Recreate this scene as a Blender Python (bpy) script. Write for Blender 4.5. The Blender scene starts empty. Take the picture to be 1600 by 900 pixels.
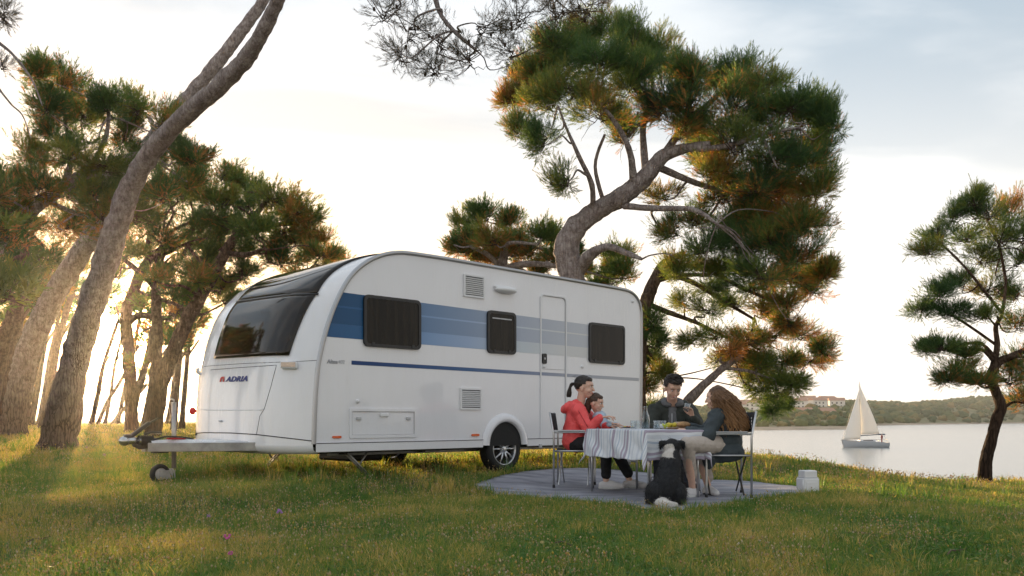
import bpy, bmesh, math, random
import numpy as np
from mathutils import Vector, Matrix, noise as mnoise
from mathutils.bvhtree import BVHTree
random.seed(7); RNG = np.random.default_rng(11)
C = bpy.context.scene.collection
SC = bpy.context.scene
R = math.radians
# ------------------------------------------------------------ camera, sky, sun, exposure
HC = 0.68; FP = 1400.0
cam_d = bpy.data.cameras.new('camera'); cam = bpy.data.objects.new('camera', cam_d); C.objects.link(cam)
cam.location = (0, 0, HC); cam.rotation_euler = (R(90), 0, 0)
cam_d.sensor_width = 36; cam_d.lens = 36*FP/1600.0; cam_d.shift_y = 205/1600.0
cam_d.clip_start = 0.05; cam_d.clip_end = 20000
SC.camera = cam
SUNV = Vector((-0.4536, 1, 0.0893)).normalized()
SUN_EL = math.asin(SUNV.z); SUN_AZ = math.atan2(SUNV.x, SUNV.y)
w = bpy.data.worlds.new('World'); SC.world = w; w.use_nodes = True
nt = w.node_tree; nt.nodes.clear()
def N(t, **k):
    n = nt.nodes.new(t)
    for a, b in k.items(): setattr(n, a, b)
    return n
L = lambda a, b: nt.links.new(a, b)
def math_n(op, a, b=None, c=None, clamp=False):
    n = N('ShaderNodeMath', operation=op); n.use_clamp = clamp
    for i, v in enumerate((a, b, c)):
        if v is None: continue
        if isinstance(v, (int, float)): n.inputs[i].default_value = v
        else: L(v, n.inputs[i])
    return n.outputs[0]
def mixc(f, a, b):
    n = N('ShaderNodeMix', data_type='RGBA')
    for i, v in ((0, f), (6, a), (7, b)):
        if isinstance(v, (int, float)): n.inputs[i].default_value = v
        elif isinstance(v, tuple): n.inputs[i].default_value = v
        else: L(v, n.inputs[i])
    return n.outputs[2]
out = N('ShaderNodeOutputWorld'); bg = N('ShaderNodeBackground'); bg.inputs[1].default_value = 0.12
sky = N('ShaderNodeTexSky', sky_type='NISHITA', sun_disc=False); sky.sun_elevation = SUN_EL; sky.sun_rotation = SUN_AZ
sky.air_density = 1.2; sky.dust_density = 2.0
geo = N('ShaderNodeTexCoord'); sep = N('ShaderNodeSeparateXYZ'); L(geo.outputs['Generated'], sep.inputs[0])
up = math_n('MAXIMUM', sep.outputs[2], 0.0)
# cloud layer: direction projected on a high flat layer
den = math_n('ADD', up, 0.18)
cx = math_n('DIVIDE', sep.outputs[0], den); cy = math_n('DIVIDE', sep.outputs[1], den)
cmb = N('ShaderNodeCombineXYZ'); L(cx, cmb.inputs[0]); L(cy, cmb.inputs[1])
mp = N('ShaderNodeMapping'); mp.inputs['Rotation'].default_value = (0, 0, R(-35)); mp.inputs['Scale'].default_value = (0.75, 1.9, 1)
mp.inputs['Location'].default_value = (1.9, 0.4, 0)
L(cmb.outputs[0], mp.inputs[0])
nz = N('ShaderNodeTexNoise'); nz.inputs['Scale'].default_value = 1.3; nz.inputs['Detail'].default_value = 7; nz.inputs['Roughness'].default_value = 0.5
nz.inputs['Distortion'].default_value = 0.6
L(mp.outputs[0], nz.inputs['Vector'])
cr = N('ShaderNodeMapRange', interpolation_type='SMOOTHSTEP'); cr.inputs[1].default_value = 0.38; cr.inputs[2].default_value = 0.60; L(nz.outputs[0], cr.inputs[0])
# thin bright cloud against bluer gaps, paler towards the horizon
el = N('ShaderNodeMapRange', interpolation_type='SMOOTHSTEP'); el.inputs[1].default_value = 0.0; el.inputs[2].default_value = 0.42; L(up, el.inputs[0])
gap = mixc(el.outputs[0], (6.6, 6.1, 5.6, 1), (2.3, 2.75, 3.2, 1))
cld = mixc(el.outputs[0], (7.2, 6.6, 6.0, 1), (3.9, 4.1, 4.3, 1))
cloud = mixc(cr.outputs[0], gap, cld)
dotn = N('ShaderNodeVectorMath', operation='DOT_PRODUCT'); L(geo.outputs['Generated'], dotn.inputs[0]); dotn.inputs[1].default_value = SUNV
nrm = N('ShaderNodeVectorMath', operation='NORMALIZE'); L(geo.outputs['Generated'], nrm.inputs[0]); L(nrm.outputs[0], dotn.inputs[0])
dd = math_n('MAXIMUM', dotn.outputs['Value'], 0.0)
g1 = math_n('POWER', dd, 9.0); g2 = math_n('POWER', dd, 260.0); g3 = math_n('POWER', dd, 3000.0)
def scale_c(col, f):
    n = N('ShaderNodeVectorMath', operation='SCALE'); n.inputs[0].default_value = col; L(f, n.inputs[3]); return n.outputs[0]
def addv(a, b):
    n = N('ShaderNodeVectorMath', operation='ADD'); L(a, n.inputs[0]); L(b, n.inputs[1]); return n.outputs[0]
glow = addv(addv(scale_c((1.5, .95, .42), math_n('MULTIPLY', g1, math_n('SUBTRACT', 1.0, el.outputs[0]))), scale_c((10, 3.0, .4), g2)), scale_c((1800, 1000, 380), g3))
skm = N('ShaderNodeVectorMath', operation='SCALE'); L(sky.outputs[0], skm.inputs[0]); skm.inputs[3].default_value = 1.0
base = mixc(0.86, skm.outputs[0], cloud)
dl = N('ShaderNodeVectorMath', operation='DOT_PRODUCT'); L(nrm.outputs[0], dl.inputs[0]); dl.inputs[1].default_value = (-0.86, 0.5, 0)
side_f = math_n('MULTIPLY_ADD', dl.outputs['Value'], 0.26, 1.0)   # sky gradient added to whiten the caravan's front: brighter left, dimmer behind right
wf = math_n('MULTIPLY', math_n('POWER', dd, 10.0), math_n('SUBTRACT', 1.0, el.outputs[0]), clamp=True)
base = mixc(math_n('MULTIPLY', wf, 1.0), base, (4.2, 2.5, .95, 1))
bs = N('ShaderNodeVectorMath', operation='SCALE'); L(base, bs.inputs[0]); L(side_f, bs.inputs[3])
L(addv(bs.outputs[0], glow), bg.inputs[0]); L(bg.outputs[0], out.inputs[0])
sd = bpy.data.lights.new('sun', 'SUN'); sd.energy = 5.0; sd.angle = R(0.8); sd.color = (1.0, 0.70, 0.38)
so = bpy.data.objects.new('sun', sd); C.objects.link(so); so.rotation_euler = SUNV.to_track_quat('Z', 'Y').to_euler()
so.location = SUNV*50
vs = SC.view_settings; vs.view_transform = 'Standard'; vs.look = 'None'; vs.gamma = 1; vs.exposure = 1.0; vs.use_curve_mapping = False
SC.render.engine = 'CYCLES'
SC.cycles.use_denoising = True
SC.cycles.max_bounces = 12; SC.cycles.transmission_bounces = 12; SC.cycles.diffuse_bounces = 3; SC.cycles.glossy_bounces = 4; SC.cycles.transparent_max_bounces = 12
SC.cycles.sample_clamp_indirect = 6

HAZE, HAZE_G = 0.00020, 0.90
# ------------------------------------------------------------ helpers
def tag(o, label=None, cat=None, group=None, kind=None):
    if label: o['label'] = label
    if cat: o['category'] = cat
    if group: o['group'] = group
    if kind: o['kind'] = kind
    return o
def thing(name, label, cat, loc=(0, 0, 0), rz=0, group=None):
    o = bpy.data.objects.new(name, None); C.objects.link(o); o.location = loc; o.rotation_euler = (0, 0, rz)
    o.empty_display_size = 0.1
    return tag(o, label, cat, group)
def mesh_np(name, verts, faces, mats, parent=None, smooth=False, attrs=None, mat_idx=None):
    """verts Nx3 array; faces = list of arrays (each MxK)"""
    verts = np.asarray(verts, dtype=np.float32)
    if isinstance(faces, np.ndarray): faces = [faces]
    faces = [np.asarray(f, dtype=np.int32) for f in faces if len(f)]
    me = bpy.data.meshes.new(name)
    me.vertices.add(len(verts)); me.vertices.foreach_set('co', verts.ravel())
    nl = sum(f.size for f in faces); npoly = sum(len(f) for f in faces)
    me.loops.add(nl); me.polygons.add(npoly)
    me.loops.foreach_set('vertex_index', np.concatenate([f.ravel() for f in faces]))
    tot = np.concatenate([np.full(len(f), f.shape[1], dtype=np.int32) for f in faces])
    st = np.concatenate([[0], np.cumsum(tot)[:-1]]).astype(np.int32)
    me.polygons.foreach_set('loop_start', st); me.polygons.foreach_set('loop_total', tot)
    if smooth: me.polygons.foreach_set('use_smooth', np.ones(npoly, dtype=bool))
    if mat_idx is not None: me.polygons.foreach_set('material_index', np.asarray(mat_idx, dtype=np.int32))
    if attrs:
        for k, v in attrs.items():
            a = me.attributes.new(k, 'FLOAT', 'POINT'); a.data.foreach_set('value', np.asarray(v, dtype=np.float32))
    me.update(calc_edges=True)
    for m in (mats if isinstance(mats, (list, tuple)) else [mats]): me.materials.append(m)
    o = bpy.data.objects.new(name, me); C.objects.link(o); o.parent = parent
    return o
class MB:
    """collects shapes, builds ONE mesh object"""
    def __init__(s): s.bm = bmesh.new()
    def box(s, c, d, rot=None, bev=0.0, seg=2):
        M = Matrix.Translation(c) @ (rot.to_4x4() if rot else Matrix.Identity(4)) @ Matrix.Diagonal((*d, 1))
        r = bmesh.ops.create_cube(s.bm, size=1, matrix=M)
        if bev > 0:
            es = list({e for v in r['verts'] for e in v.link_edges})
            bmesh.ops.bevel(s.bm, geom=es, offset=bev, segments=seg, affect='EDGES', profile=0.5)
        return s
    def tube(s, pts, rad, n=8, cap=True):
        pts = [Vector(p) for p in pts]; k = len(pts)
        rad = rad if isinstance(rad, (list, tuple)) else [rad]*k
        rings = []; prev = None
        for i, p in enumerate(pts):
            t = (pts[min(i+1, k-1)]-pts[max(i-1, 0)]).normalized()
            a = t.orthogonal().normalized() if prev is None else (prev - t*prev.dot(t)).normalized()
            prev = a; b = t.cross(a)
            rings.append([s.bm.verts.new(p+(a*math.cos(2*math.pi*j/n)+b*math.sin(2*math.pi*j/n))*rad[i]) for j in range(n)])
        for i in range(k-1):
            for j in range(n):
                f = s.bm.faces.new((rings[i][j], rings[i][(j+1) % n], rings[i+1][(j+1) % n], rings[i+1][j])); f.smooth = True
        if cap:
            s.bm.faces.new(rings[0][::-1]); s.bm.faces.new(rings[-1])
        return s
    def lathe(s, prof, M=None, n=24, cap=False):
        M = M or Matrix.Identity(4); rings = []
        for r, z in prof:
            rings.append([s.bm.verts.new(M @ Vector((r*math.cos(2*math.pi*j/n), r*math.sin(2*math.pi*j/n), z))) for j in range(n)])
        for i in range(len(prof)-1):
            for j in range(n):
                f = s.bm.faces.new((rings[i][j], rings[i][(j+1) % n], rings[i+1][(j+1) % n], rings[i+1][j])); f.smooth = True
        if cap:
            s.bm.faces.new(rings[0][::-1]); s.bm.faces.new(rings[-1])
        return s
    def prism(s, poly, vec, smooth=False):
        """poly: 3D points, extruded along vec"""
        a = [s.bm.verts.new(Vector(p)) for p in poly]; b = [s.bm.verts.new(Vector(p)+Vector(vec)) for p in poly]; n = len(poly)
        s.bm.faces.new(a); s.bm.faces.new(b[::-1])
        for i in range(n):
            f = s.bm.faces.new((a[i], b[i], b[(i+1) % n], a[(i+1) % n])); f.smooth = smooth
        return s
    def ball(s, c, r, rot=None, n=12):
        r = r if isinstance(r, (tuple, list)) else (r, r, r)
        M = Matrix.Translation(c) @ (rot.to_4x4() if rot else Matrix.Identity(4)) @ Matrix.Diagonal((*r, 1))
        q = bmesh.ops.create_uvsphere(s.bm, u_segments=n, v_segments=max(6, n*2//3), radius=1, matrix=M)
        for v in q['verts']:
            for f in v.link_faces: f.smooth = True
        return s
    def grid(s, P, thick=None):
        """P[i][j] points"""
        V = [[s.bm.verts.new(Vector(p)) for p in row] for row in P]
        for i in range(len(V)-1):
            for j in range(len(V[0])-1):
                f = s.bm.faces.new((V[i][j], V[i+1][j], V[i+1][j+1], V[i][j+1])); f.smooth = True
        return s
    def build(s, name, m, parent=None):
        bmesh.ops.recalc_face_normals(s.bm, faces=s.bm.faces)
        me = bpy.data.meshes.new(name); s.bm.to_mesh(me); s.bm.free()
        for q in (m if isinstance(m, (list, tuple)) else [m]): me.materials.append(q)
        o = bpy.data.objects.new(name, me); C.objects.link(o); o.parent = parent
        return o
def fbm(p, o=4): return mnoise.fractal(Vector(p), 1.0, 2.0, o)
def mat(name, col, rough=0.6, metal=0.0, var=0.0, vscale=8.0, bump=0.0, bscale=60.0, col2=None, coat=0.0, trans=0.0, ior=1.45, spec=0.5, coord='Object', sheen=0.0, stretch=None):
    m = bpy.data.materials.new(name); m.use_nodes = True; t = m.node_tree; b = t.nodes['Principled BSDF']
    b.inputs['Base Color'].default_value = (*col, 1); b.inputs['Roughness'].default_value = rough; b.inputs['Metallic'].default_value = metal
    b.inputs['Coat Weight'].default_value = coat; b.inputs['Transmission Weight'].default_value = trans; b.inputs['IOR'].default_value = ior
    b.inputs['Specular IOR Level'].default_value = spec; b.inputs['Coat Roughness'].default_value = 0.06
    if sheen: b.inputs['Sheen Weight'].default_value = sheen
    if var or bump or col2:
        tc = t.nodes.new('ShaderNodeTexCoord'); vec = tc.outputs[coord]
        if stretch:
            q = t.nodes.new('ShaderNodeMapping'); q.inputs['Scale'].default_value = stretch; t.links.new(vec, q.inputs[0]); vec = q.outputs[0]
    if var or col2:
        n = t.nodes.new('ShaderNodeTexNoise'); n.inputs['Scale'].default_value = vscale; n.inputs['Detail'].default_value = 6; n.inputs['Roughness'].default_value = 0.6
        t.links.new(vec, n.inputs['Vector'])
        rr = t.nodes.new('ShaderNodeValToRGB'); rr.color_ramp.elements[0].position = 0.35; rr.color_ramp.elements[1].position = 0.65
        c2 = col2 or tuple(min(1, c*(1+var)) for c in col); c1 = col if col2 else tuple(c*(1-var) for c in col)
        rr.color_ramp.elements[0].color = (*c1, 1); rr.color_ramp.elements[1].color = (*c2, 1)
        t.links.new(n.outputs[0], rr.inputs[0]); t.links.new(rr.outputs[0], b.inputs['Base Color'])
    if bump:
        n2 = t.nodes.new('ShaderNodeTexNoise'); n2.inputs['Scale'].default_value = bscale; n2.inputs['Detail'].default_value = 5
        t.links.new(vec, n2.inputs['Vector'])
        bu = t.nodes.new('ShaderNodeBump'); bu.inputs['Strength'].default_value = bump; bu.inputs['Distance'].default_value = 0.02
        t.links.new(n2.outputs[0], bu.inputs['Height']); t.links.new(bu.outputs[0], b.inputs['Normal'])
    return m
def ramp_attr(name, attr, stops, rough=0.6, transl=0.0, spec=0.3, tcol=None):
    """colour from a per-vertex random number: individual leaves and blades differ"""
    m = bpy.data.materials.new(name); m.use_nodes = True; t = m.node_tree; b = t.nodes['Principled BSDF']
    a = t.nodes.new('ShaderNodeAttribute'); a.attribute_name = attr
    rr = t.nodes.new('ShaderNodeValToRGB'); e = rr.color_ramp.elements
    e[0].position = stops[0][0]; e[0].color = (*stops[0][1], 1); e[1].position = stops[-1][0]; e[1].color = (*stops[-1][1], 1)
    for p, c in stops[1:-1]:
        q = e.new(p); q.color = (*c, 1)
    t.links.new(a.outputs['Fac'], rr.inputs[0]); t.links.new(rr.outputs[0], b.inputs['Base Color'])
    b.inputs['Roughness'].default_value = rough; b.inputs['Specular IOR Level'].default_value = spec
    if transl:
        tr = t.nodes.new('ShaderNodeBsdfTranslucent'); mx = t.nodes.new('ShaderNodeMixShader'); mx.inputs[0].default_value = transl
        g = t.nodes.new('ShaderNodeMix'); g.data_type = 'RGBA'; g.blend_type = 'MULTIPLY'; g.inputs[0].default_value = 1.0
        t.links.new(rr.outputs[0], g.inputs[6]); g.inputs[7].default_value = (*(tcol or (2.2, 1.9, 1.2)), 1)
        t.links.new(g.outputs[2], tr.inputs[0])
        t.links.new(b.outputs[0], mx.inputs[1]); t.links.new(tr.outputs[0], mx.inputs[2])
        t.links.new(mx.outputs[0], t.nodes['Material Output'].inputs[0])
    return m
def W(x, y, Y): return Vector(((x-800)/FP*Y, Y, HC+(655-y)/FP*Y))
def sstep(x, a, b):
    t = np.clip((np.asarray(x, dtype=float)-a)/(b-a), 0, 1); return t*t*(3-2*t)
# ------------------------------------------------------------ ground
YE_X = [-300, -60, -20, -5, 0, 3, 6, 9, 20, 60, 300]; YE_Y = [300, 160, 90, 45, 24, 17.0, 16.6, 17.0, 18, 22, 60]
def ground_z(X, Y):
    X = np.asarray(X, dtype=float); Y = np.asarray(Y, dtype=float)
    d = (X+2.08)*0.702-(Y-9.4)*0.712
    z = -0.13*sstep(d, 0.15, 1.5)
    z = z-0.40*sstep(X, 3.6, 9)*sstep(Y, 6, 14)
    z = z+0.32*sstep(Y, 14, 45)*sstep(-X, -2, 12)
    z = z+0.012*np.sin(X*1.3+0.5*Y)+0.010*np.sin(Y*1.7-0.8*X)
    ye = np.interp(X, YE_X, YE_Y)
    q = np.clip(Y-ye, 0, None)
    return z-np.minimum(q*q*0.06+q*0.05, 8.0)
def gz(x, y): return float(ground_z(x, y))
def G(px, py):
    """point where the ground is seen at a pixel"""
    Y = 3.0
    while Y < 300:
        X = (px-800)/FP*Y; z = HC+(655-py)/FP*Y
        if z <= gz(X, Y): return Vector((X, Y, gz(X, Y)))
        Y *= 1.002
    return Vector(((px-800)/FP*60, 60, 0))
def axis_grid(a, b, lo, hi, near, far):
    v = list(np.arange(a, b, near)); x = b; s = near
    while x < hi: v.append(x); s *= far; x += s
    v.append(hi); x = a; s = near; w_ = []
    while x > lo: s *= far; x -= s; w_.append(max(x, lo))
    return np.array(sorted(set(w_+v)))
gx = axis_grid(-14, 14, -400, 400, 0.16, 1.12); gy = axis_grid(2, 24, -60, 400, 0.16, 1.12)
XX, YY = np.meshgrid(gx, gy); ZZ = ground_z(XX, YY)
nx, ny = len(gx), len(gy)
idx = np.arange(nx*ny).reshape(ny, nx)
fq = np.stack([idx[:-1, :-1], idx[:-1, 1:], idx[1:, 1:], idx[1:, :-1]], -1).reshape(-1, 4)
m_soil = mat('soil', (0.045, 0.05, 0.018), 0.95, col2=(0.11, 0.09, 0.035), vscale=2.5, bump=0.6, bscale=30)
g_o = mesh_np('ground', np.stack([XX.ravel(), YY.ravel(), ZZ.ravel()], 1), fq, m_soil, smooth=True); tag(g_o, kind='structure')
# ------------------------------------------------------------ water
ZW = -5.0
m_wat = bpy.data.materials.new('sea_water'); m_wat.use_nodes = True
t = m_wat.node_tree; b = t.nodes['Principled BSDF']; b.inputs['Base Color'].default_value = (0.25, 0.27, 0.27, 1); b.inputs['Roughness'].default_value = 0.22; b.inputs['IOR'].default_value = 1.33
b.inputs['Specular IOR Level'].default_value = 1.0
tc = t.nodes.new('ShaderNodeTexCoord'); mpw = t.nodes.new('ShaderNodeMapping'); mpw.inputs['Scale'].default_value = (0.35, 1.2, 1)
nw = t.nodes.new('ShaderNodeTexNoise'); nw.inputs['Scale'].default_value = 0.8; nw.inputs['Detail'].default_value = 5; bw = t.nodes.new('ShaderNodeBump'); bw.inputs['Strength'].default_value = 0.32; bw.inputs['Distance'].default_value = 0.2
t.links.new(tc.outputs['Object'], mpw.inputs[0]); t.links.new(mpw.outputs[0], nw.inputs['Vector']); t.links.new(nw.outputs[0], bw.inputs['Height']); t.links.new(bw.outputs[0], b.inputs['Normal'])
wv = np.array([(-2600, -60, ZW), (2600, -60, ZW), (2600, 2550, ZW), (-2600, 2550, ZW)])
tag(mesh_np('sea_water', wv, np.array([[0, 1, 2, 3]]), m_wat), kind='structure')
# ------------------------------------------------------------ far shore: hills, woods, houses
def shoreD(px): return float(np.interp(px, [900, 1190, 1330, 1345, 1480, 1600, 1800, 2300], [430, 455, 500, 760, 1000, 1250, 1400, 1500]))
def crestY(px):  # pixel row of the bare ridge
    return float(np.interp(px, [850, 960, 1060, 1160, 1230, 1290, 1340, 1420, 1500, 1570, 1680, 1900, 2300], [652, 645, 641, 640, 634, 632, 633, 635, 628, 622, 620, 630, 650]))
cols = np.arange(850, 2301, 10); rows = 16; HV = []
for px in cols:
    D0 = shoreD(px); D1 = max(D0+350, 950) if px < 1340 else D0+500
    zt = HC+(655-crestY(px))/FP*D1
    for r in range(rows+1):
        f = r/rows; D = D0+(D1-D0)*min(1, f*1.3) if f < 0.77 else D1+(f-0.77)*900
        h = ZW-1.0+(zt-ZW+1.0)*(math.sin(min(1, f*1.3)*math.pi/2)**1.2) if f < 0.77 else zt-(f-0.77)*90
        h += 1.4*fbm((px*0.012, D*0.01, 3.3))*min(1, f*5)
        HV.append(((px-800)/FP*D, D, h if r else ZW-2))
HV = np.array(HV); nr = rows+1; ii = np.arange(len(cols)*nr).reshape(len(cols), nr)
m_hill = mat('hill_ground', (0.10, 0.13, 0.05), 0.95, col2=(0.24, 0.21, 0.11), vscale=0.03)
hill = mesh_np('hills', HV, np.stack([ii[:-1, :-1], ii[1:, :-1], ii[1:, 1:], ii[:-1, 1:]], -1).reshape(-1, 4), m_hill, smooth=True); tag(hill, kind='structure')
bv_h = BVHTree.FromObject(hill, bpy.context.evaluated_depsgraph_get()) if False else BVHTree.FromPolygons([tuple(v) for v in HV], [tuple(int(a) for a in f) for f in np.stack([ii[:-1, :-1], ii[1:, :-1], ii[1:, 1:], ii[:-1, 1:]], -1).reshape(-1, 4)])
def hill_z(x, y):
    h = bv_h.ray_cast(Vector((x, y, 400)), Vector((0, 0, -1))); return h[0].z if h[0] else None
def blob_unit(seed, n=2, amp=0.35):
    bm = bmesh.new(); bmesh.ops.create_icosphere(bm, subdivisions=n, radius=1)
    for v in bm.verts: v.co *= 1+amp*fbm(v.co*1.7+Vector((seed*9.1, 0, 0)), 3)
    V = np.array([v.co[:] for v in bm.verts]); Fc = np.array([[q.index for q in f.verts] for f in bm.faces]); bm.free(); return V, Fc
units = [blob_unit(i, 3, 0.55) for i in range(4)]
vs_, fs_, tn_ = [], [], []; off = 0
for k in range(2600):
    px = random.uniform(870, 2200); 
    D0 = shoreD(px); f = random.random()**0.8; D = D0+22+f*(max(D0+350, 950)-D0-10 if px < 1340 else 500)
    x = (px-800)/FP*D; z = hill_z(x, D)
    if z is None or z < ZW+1.2: continue
    if 1165 < px < 1322 and 660 < D < 900 and random.random() < 0.8: continue
    U, Fc = units[k % 4]; r = random.uniform(2.6, 5.6)*(0.75 if px < 1340 else 1.1); th = random.uniform(0, 6.28)
    c, s_ = math.cos(th), math.sin(th)
    P = U*np.array([r, r, r*random.uniform(0.6, 0.95)]); P = np.stack([P[:, 0]*c-P[:, 1]*s_, P[:, 0]*s_+P[:, 1]*c, P[:, 2]], 1)+np.array([x, D, z+r*0.4])
    vs_.append(P); fs_.append(Fc+off); off += len(P); tn_.append(np.full(len(P), random.random()))
m_wood = ramp_attr('far_wood_leaves', 'tint', [(0, (0.030, 0.075, 0.028)), (0.5, (0.06, 0.11, 0.035)), (0.8, (0.13, 0.14, 0.045)), (1, (0.22, 0.15, 0.05))], 0.9)
wd = mesh_np('woods', np.concatenate(vs_), np.concatenate(fs_), m_wood, smooth=False, attrs={'tint': np.concatenate(tn_)})
tag(wd, 'far-off pine woods covering the hills across the bay', 'woods', kind='stuff')
m_hw = mat('house_plaster', (0.82, 0.76, 0.70), 0.9, var=0.05, vscale=0.4); m_hr = mat('red_roof_tiles', (0.40, 0.22, 0.16), 0.9, var=0.2, vscale=2)
m_dkg = mat('dark_glass_far', (0.04, 0.045, 0.05), 0.2)
spots = [(1172, 643, 760, 15, 8), (1187, 640, 790, 12, 9), (1204, 644, 730, 16, 7), (1222, 639, 800, 12, 8), (1243, 640, 770, 18, 8), (1262, 637, 810, 13, 9), (1277, 639, 780, 14, 8), (1292, 637, 830, 16, 9), (1307, 639, 800, 13, 8), (1255, 652, 640, 12, 4), (1290, 653, 620, 10, 4), (1150, 647, 700, 14, 8)]
hd = ['leftmost', 'tall', 'low long', 'narrow', 'longest', 'upper', 'middle', 'wide', 'rightmost']
hlab = ['pale house with red tiled roof just right of the curly-haired girl', 'white house with red roof, second from the left on the hill', 'low white house with red roof half behind pine needles', 'narrow white house with red roof behind the hanging pine branch', 'longest white house with red roof on the hillside', 'tall white house with red roof near the hilltop', 'white house with red roof between two taller houses on the hill', 'wide white house with red roof near the right end of the village', 'rightmost white house of the hillside village', 'small low house near the shore left of the sailboat', 'small low house by the beach just left of the white sail', 'pale house with red roof at the left end of the village']
for k, (px, py, D, wd_, hh) in enumerate(spots):
    p = W(px, py, D); zb = (hill_z(p.x, p.y) or p.z)-1.0; zb = min(zb, p.z)
    hh2 = p.z+hh*0.75+1.5-zb
    h = thing('house', hlab[k], 'house', (p.x, p.y, zb), R(random.uniform(-25, 25)), 'houses of the village across the bay')
    MB().box((0, 0, hh2/2), (wd_, 9, hh2)).build('wall', m_hw, h)
    rf = MB(); rf.prism([(-wd_/2-.5, -5.2, hh2), (-wd_/2-.5, 5.2, hh2), (-wd_/2-.5, 0, hh2+2.6)], (wd_+1, 0, 0)); rf.build('roof', m_hr, h)
    for i in range(int(wd_//4)):
        for j in range(max(1, int(hh//4))):
            MB().box((-wd_/2+2.2+i*3.8, -4.55, hh2-2.2-j*3), (1.3, 0.2, 1.5)).build('window', m_dkg, h)
# beach strip along the far shore
bp = []
for px in cols:
    D0 = shoreD(px); bp.append([((px-800)/FP*(D0-6), D0-6, ZW-0.3), ((px-800)/FP*(D0+16), D0+16, ZW+0.9), ((px-800)/FP*(D0+30), D0+30, ZW+1.6)])
mb = MB(); mb.grid(bp); tag(mb.build('shore_beach', mat('beach_sand', (0.36, 0.28, 0.2), 0.9, var=0.3, vscale=0.05)), kind='structure')

# ------------------------------------------------------------ evening air: one closed box of thin, even haze
m_hz = bpy.data.materials.new('evening_haze'); m_hz.use_nodes = True; t = m_hz.node_tree; t.nodes.clear()
vo_ = t.nodes.new('ShaderNodeVolumePrincipled'); vo_.inputs['Color'].default_value = (1.0, 0.93, 0.84, 1); vo_.inputs['Density'].default_value = HAZE; vo_.inputs['Anisotropy'].default_value = HAZE_G
oo = t.nodes.new('ShaderNodeOutputMaterial'); t.links.new(vo_.outputs[0], oo.inputs['Volume'])
if HAZE > 0:
    hz = MB().box((0, 1270, 12), (5400, 2700, 50)).build('haze', m_hz); tag(hz, 'thin warm evening haze lying over the grove and the bay', 'haze', kind='stuff')
# ------------------------------------------------------------ caravan
P0 = Vector((-2.08, 9.40, 0.0)); CA = math.atan2(0.702, 0.712); WID = 2.5
UU = Vector((math.cos(CA), math.sin(CA), 0)); VV = Vector((-math.sin(CA), math.cos(CA), 0))
car = thing('caravan', 'white travel trailer with blue striped side and dark panoramic front window on the grass', 'caravan', P0, CA)
def side(px, py, d=0.0):
    """pixel -> (s, z) on the plane at lateral offset d"""
    o = P0+VV*d; k = (px-800)/FP
    s = (k*o.y-o.x)/(UU.x-UU.y*k); Y = o.y+UU.y*s
    return s, HC+(655-py)/FP*Y
def S3(px, py, off=0.0): 
    s, z = side(px, py, -off); return Vector((s, -off, z))
m_white = mat('caravan_white_paint', (0.80, 0.80, 0.83), 0.22, coat=0.8, var=0.02, vscale=1.2, bump=.015, bscale=1.6)
_t = m_white.node_tree; _b = _t.nodes['Principled BSDF']; _tc = _t.nodes.new('ShaderNodeTexCoord'); _mp = _t.nodes.new('ShaderNodeMapping'); _mp.inputs['Scale'].default_value = (9, 9, .7); _n = _t.nodes.new('ShaderNodeTexNoise'); _n.inputs['Scale'].default_value = 2.2; _n.inputs['Detail'].default_value = 7; _n.inputs['Roughness'].default_value = .7
_r = _t.nodes.new('ShaderNodeMapRange'); _r.inputs[1].default_value = .45; _r.inputs[2].default_value = .8; _r.inputs[3].default_value = .20; _r.inputs[4].default_value = .42
_t.links.new(_tc.outputs['Object'], _mp.inputs[0]); _t.links.new(_mp.outputs[0], _n.inputs['Vector']); _t.links.new(_n.outputs[0], _r.inputs[0]); _t.links.new(_r.outputs[0], _b.inputs['Roughness'])
_m = _t.nodes.new('ShaderNodeMix'); _m.data_type = 'RGBA'; _f = _t.nodes.new('ShaderNodeMapRange'); _f.inputs[1].default_value = .5; _f.inputs[2].default_value = .85; _f.inputs[4].default_value = .5; _t.links.new(_n.outputs[0], _f.inputs[0]); _t.links.new(_f.outputs[0], _m.inputs[0])
_src = _b.inputs['Base Color'].links[0].from_socket; _t.links.new(_src, _m.inputs[6]); _m.inputs[7].default_value = (.62, .60, .57, 1); _t.links.new(_m.outputs[2], _b.inputs['Base Color'])
m_trim = mat('aluminium_edge_trim', (0.42, 0.42, 0.43), 0.35, metal=0.7)
m_wtrim = mat('white_plastic', (0.78, 0.78, 0.79), 0.45)
m_seam = mat('panel_gap_rubber', (0.05, 0.05, 0.055), 0.8)
m_lgrey = mat('light_grey_plastic', (0.5, 0.5, 0.51), 0.5)
m_glass = mat('tinted_window_acrylic', (0.014, 0.010, 0.007), 0.04, spec=.45, var=0.3, vscale=3)
m_black = mat('black_rubber', (0.015, 0.015, 0.015), 0.7, bump=0.2, bscale=80)
m_blackg = mat('black_plastic', (0.02, 0.02, 0.022), 0.35)
m_galv = mat('galvanised_steel', (0.36, 0.35, 0.34), 0.45, metal=0.8, var=0.25, vscale=6, bump=0.1, bscale=40)
m_chas = mat('chassis_dark_steel', (0.05, 0.045, 0.04), 0.6, metal=0.4, var=0.4, vscale=5)
m_alu = mat('alloy_rim', (0.55, 0.56, 0.58), 0.3, metal=0.9)
m_red = mat('red_lens', (0.5, 0.01, 0.012), 0.2, coat=0.5); m_amb = mat('amber_lens', (0.75, 0.13, 0.03), 0.25, coat=0.5)
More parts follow.
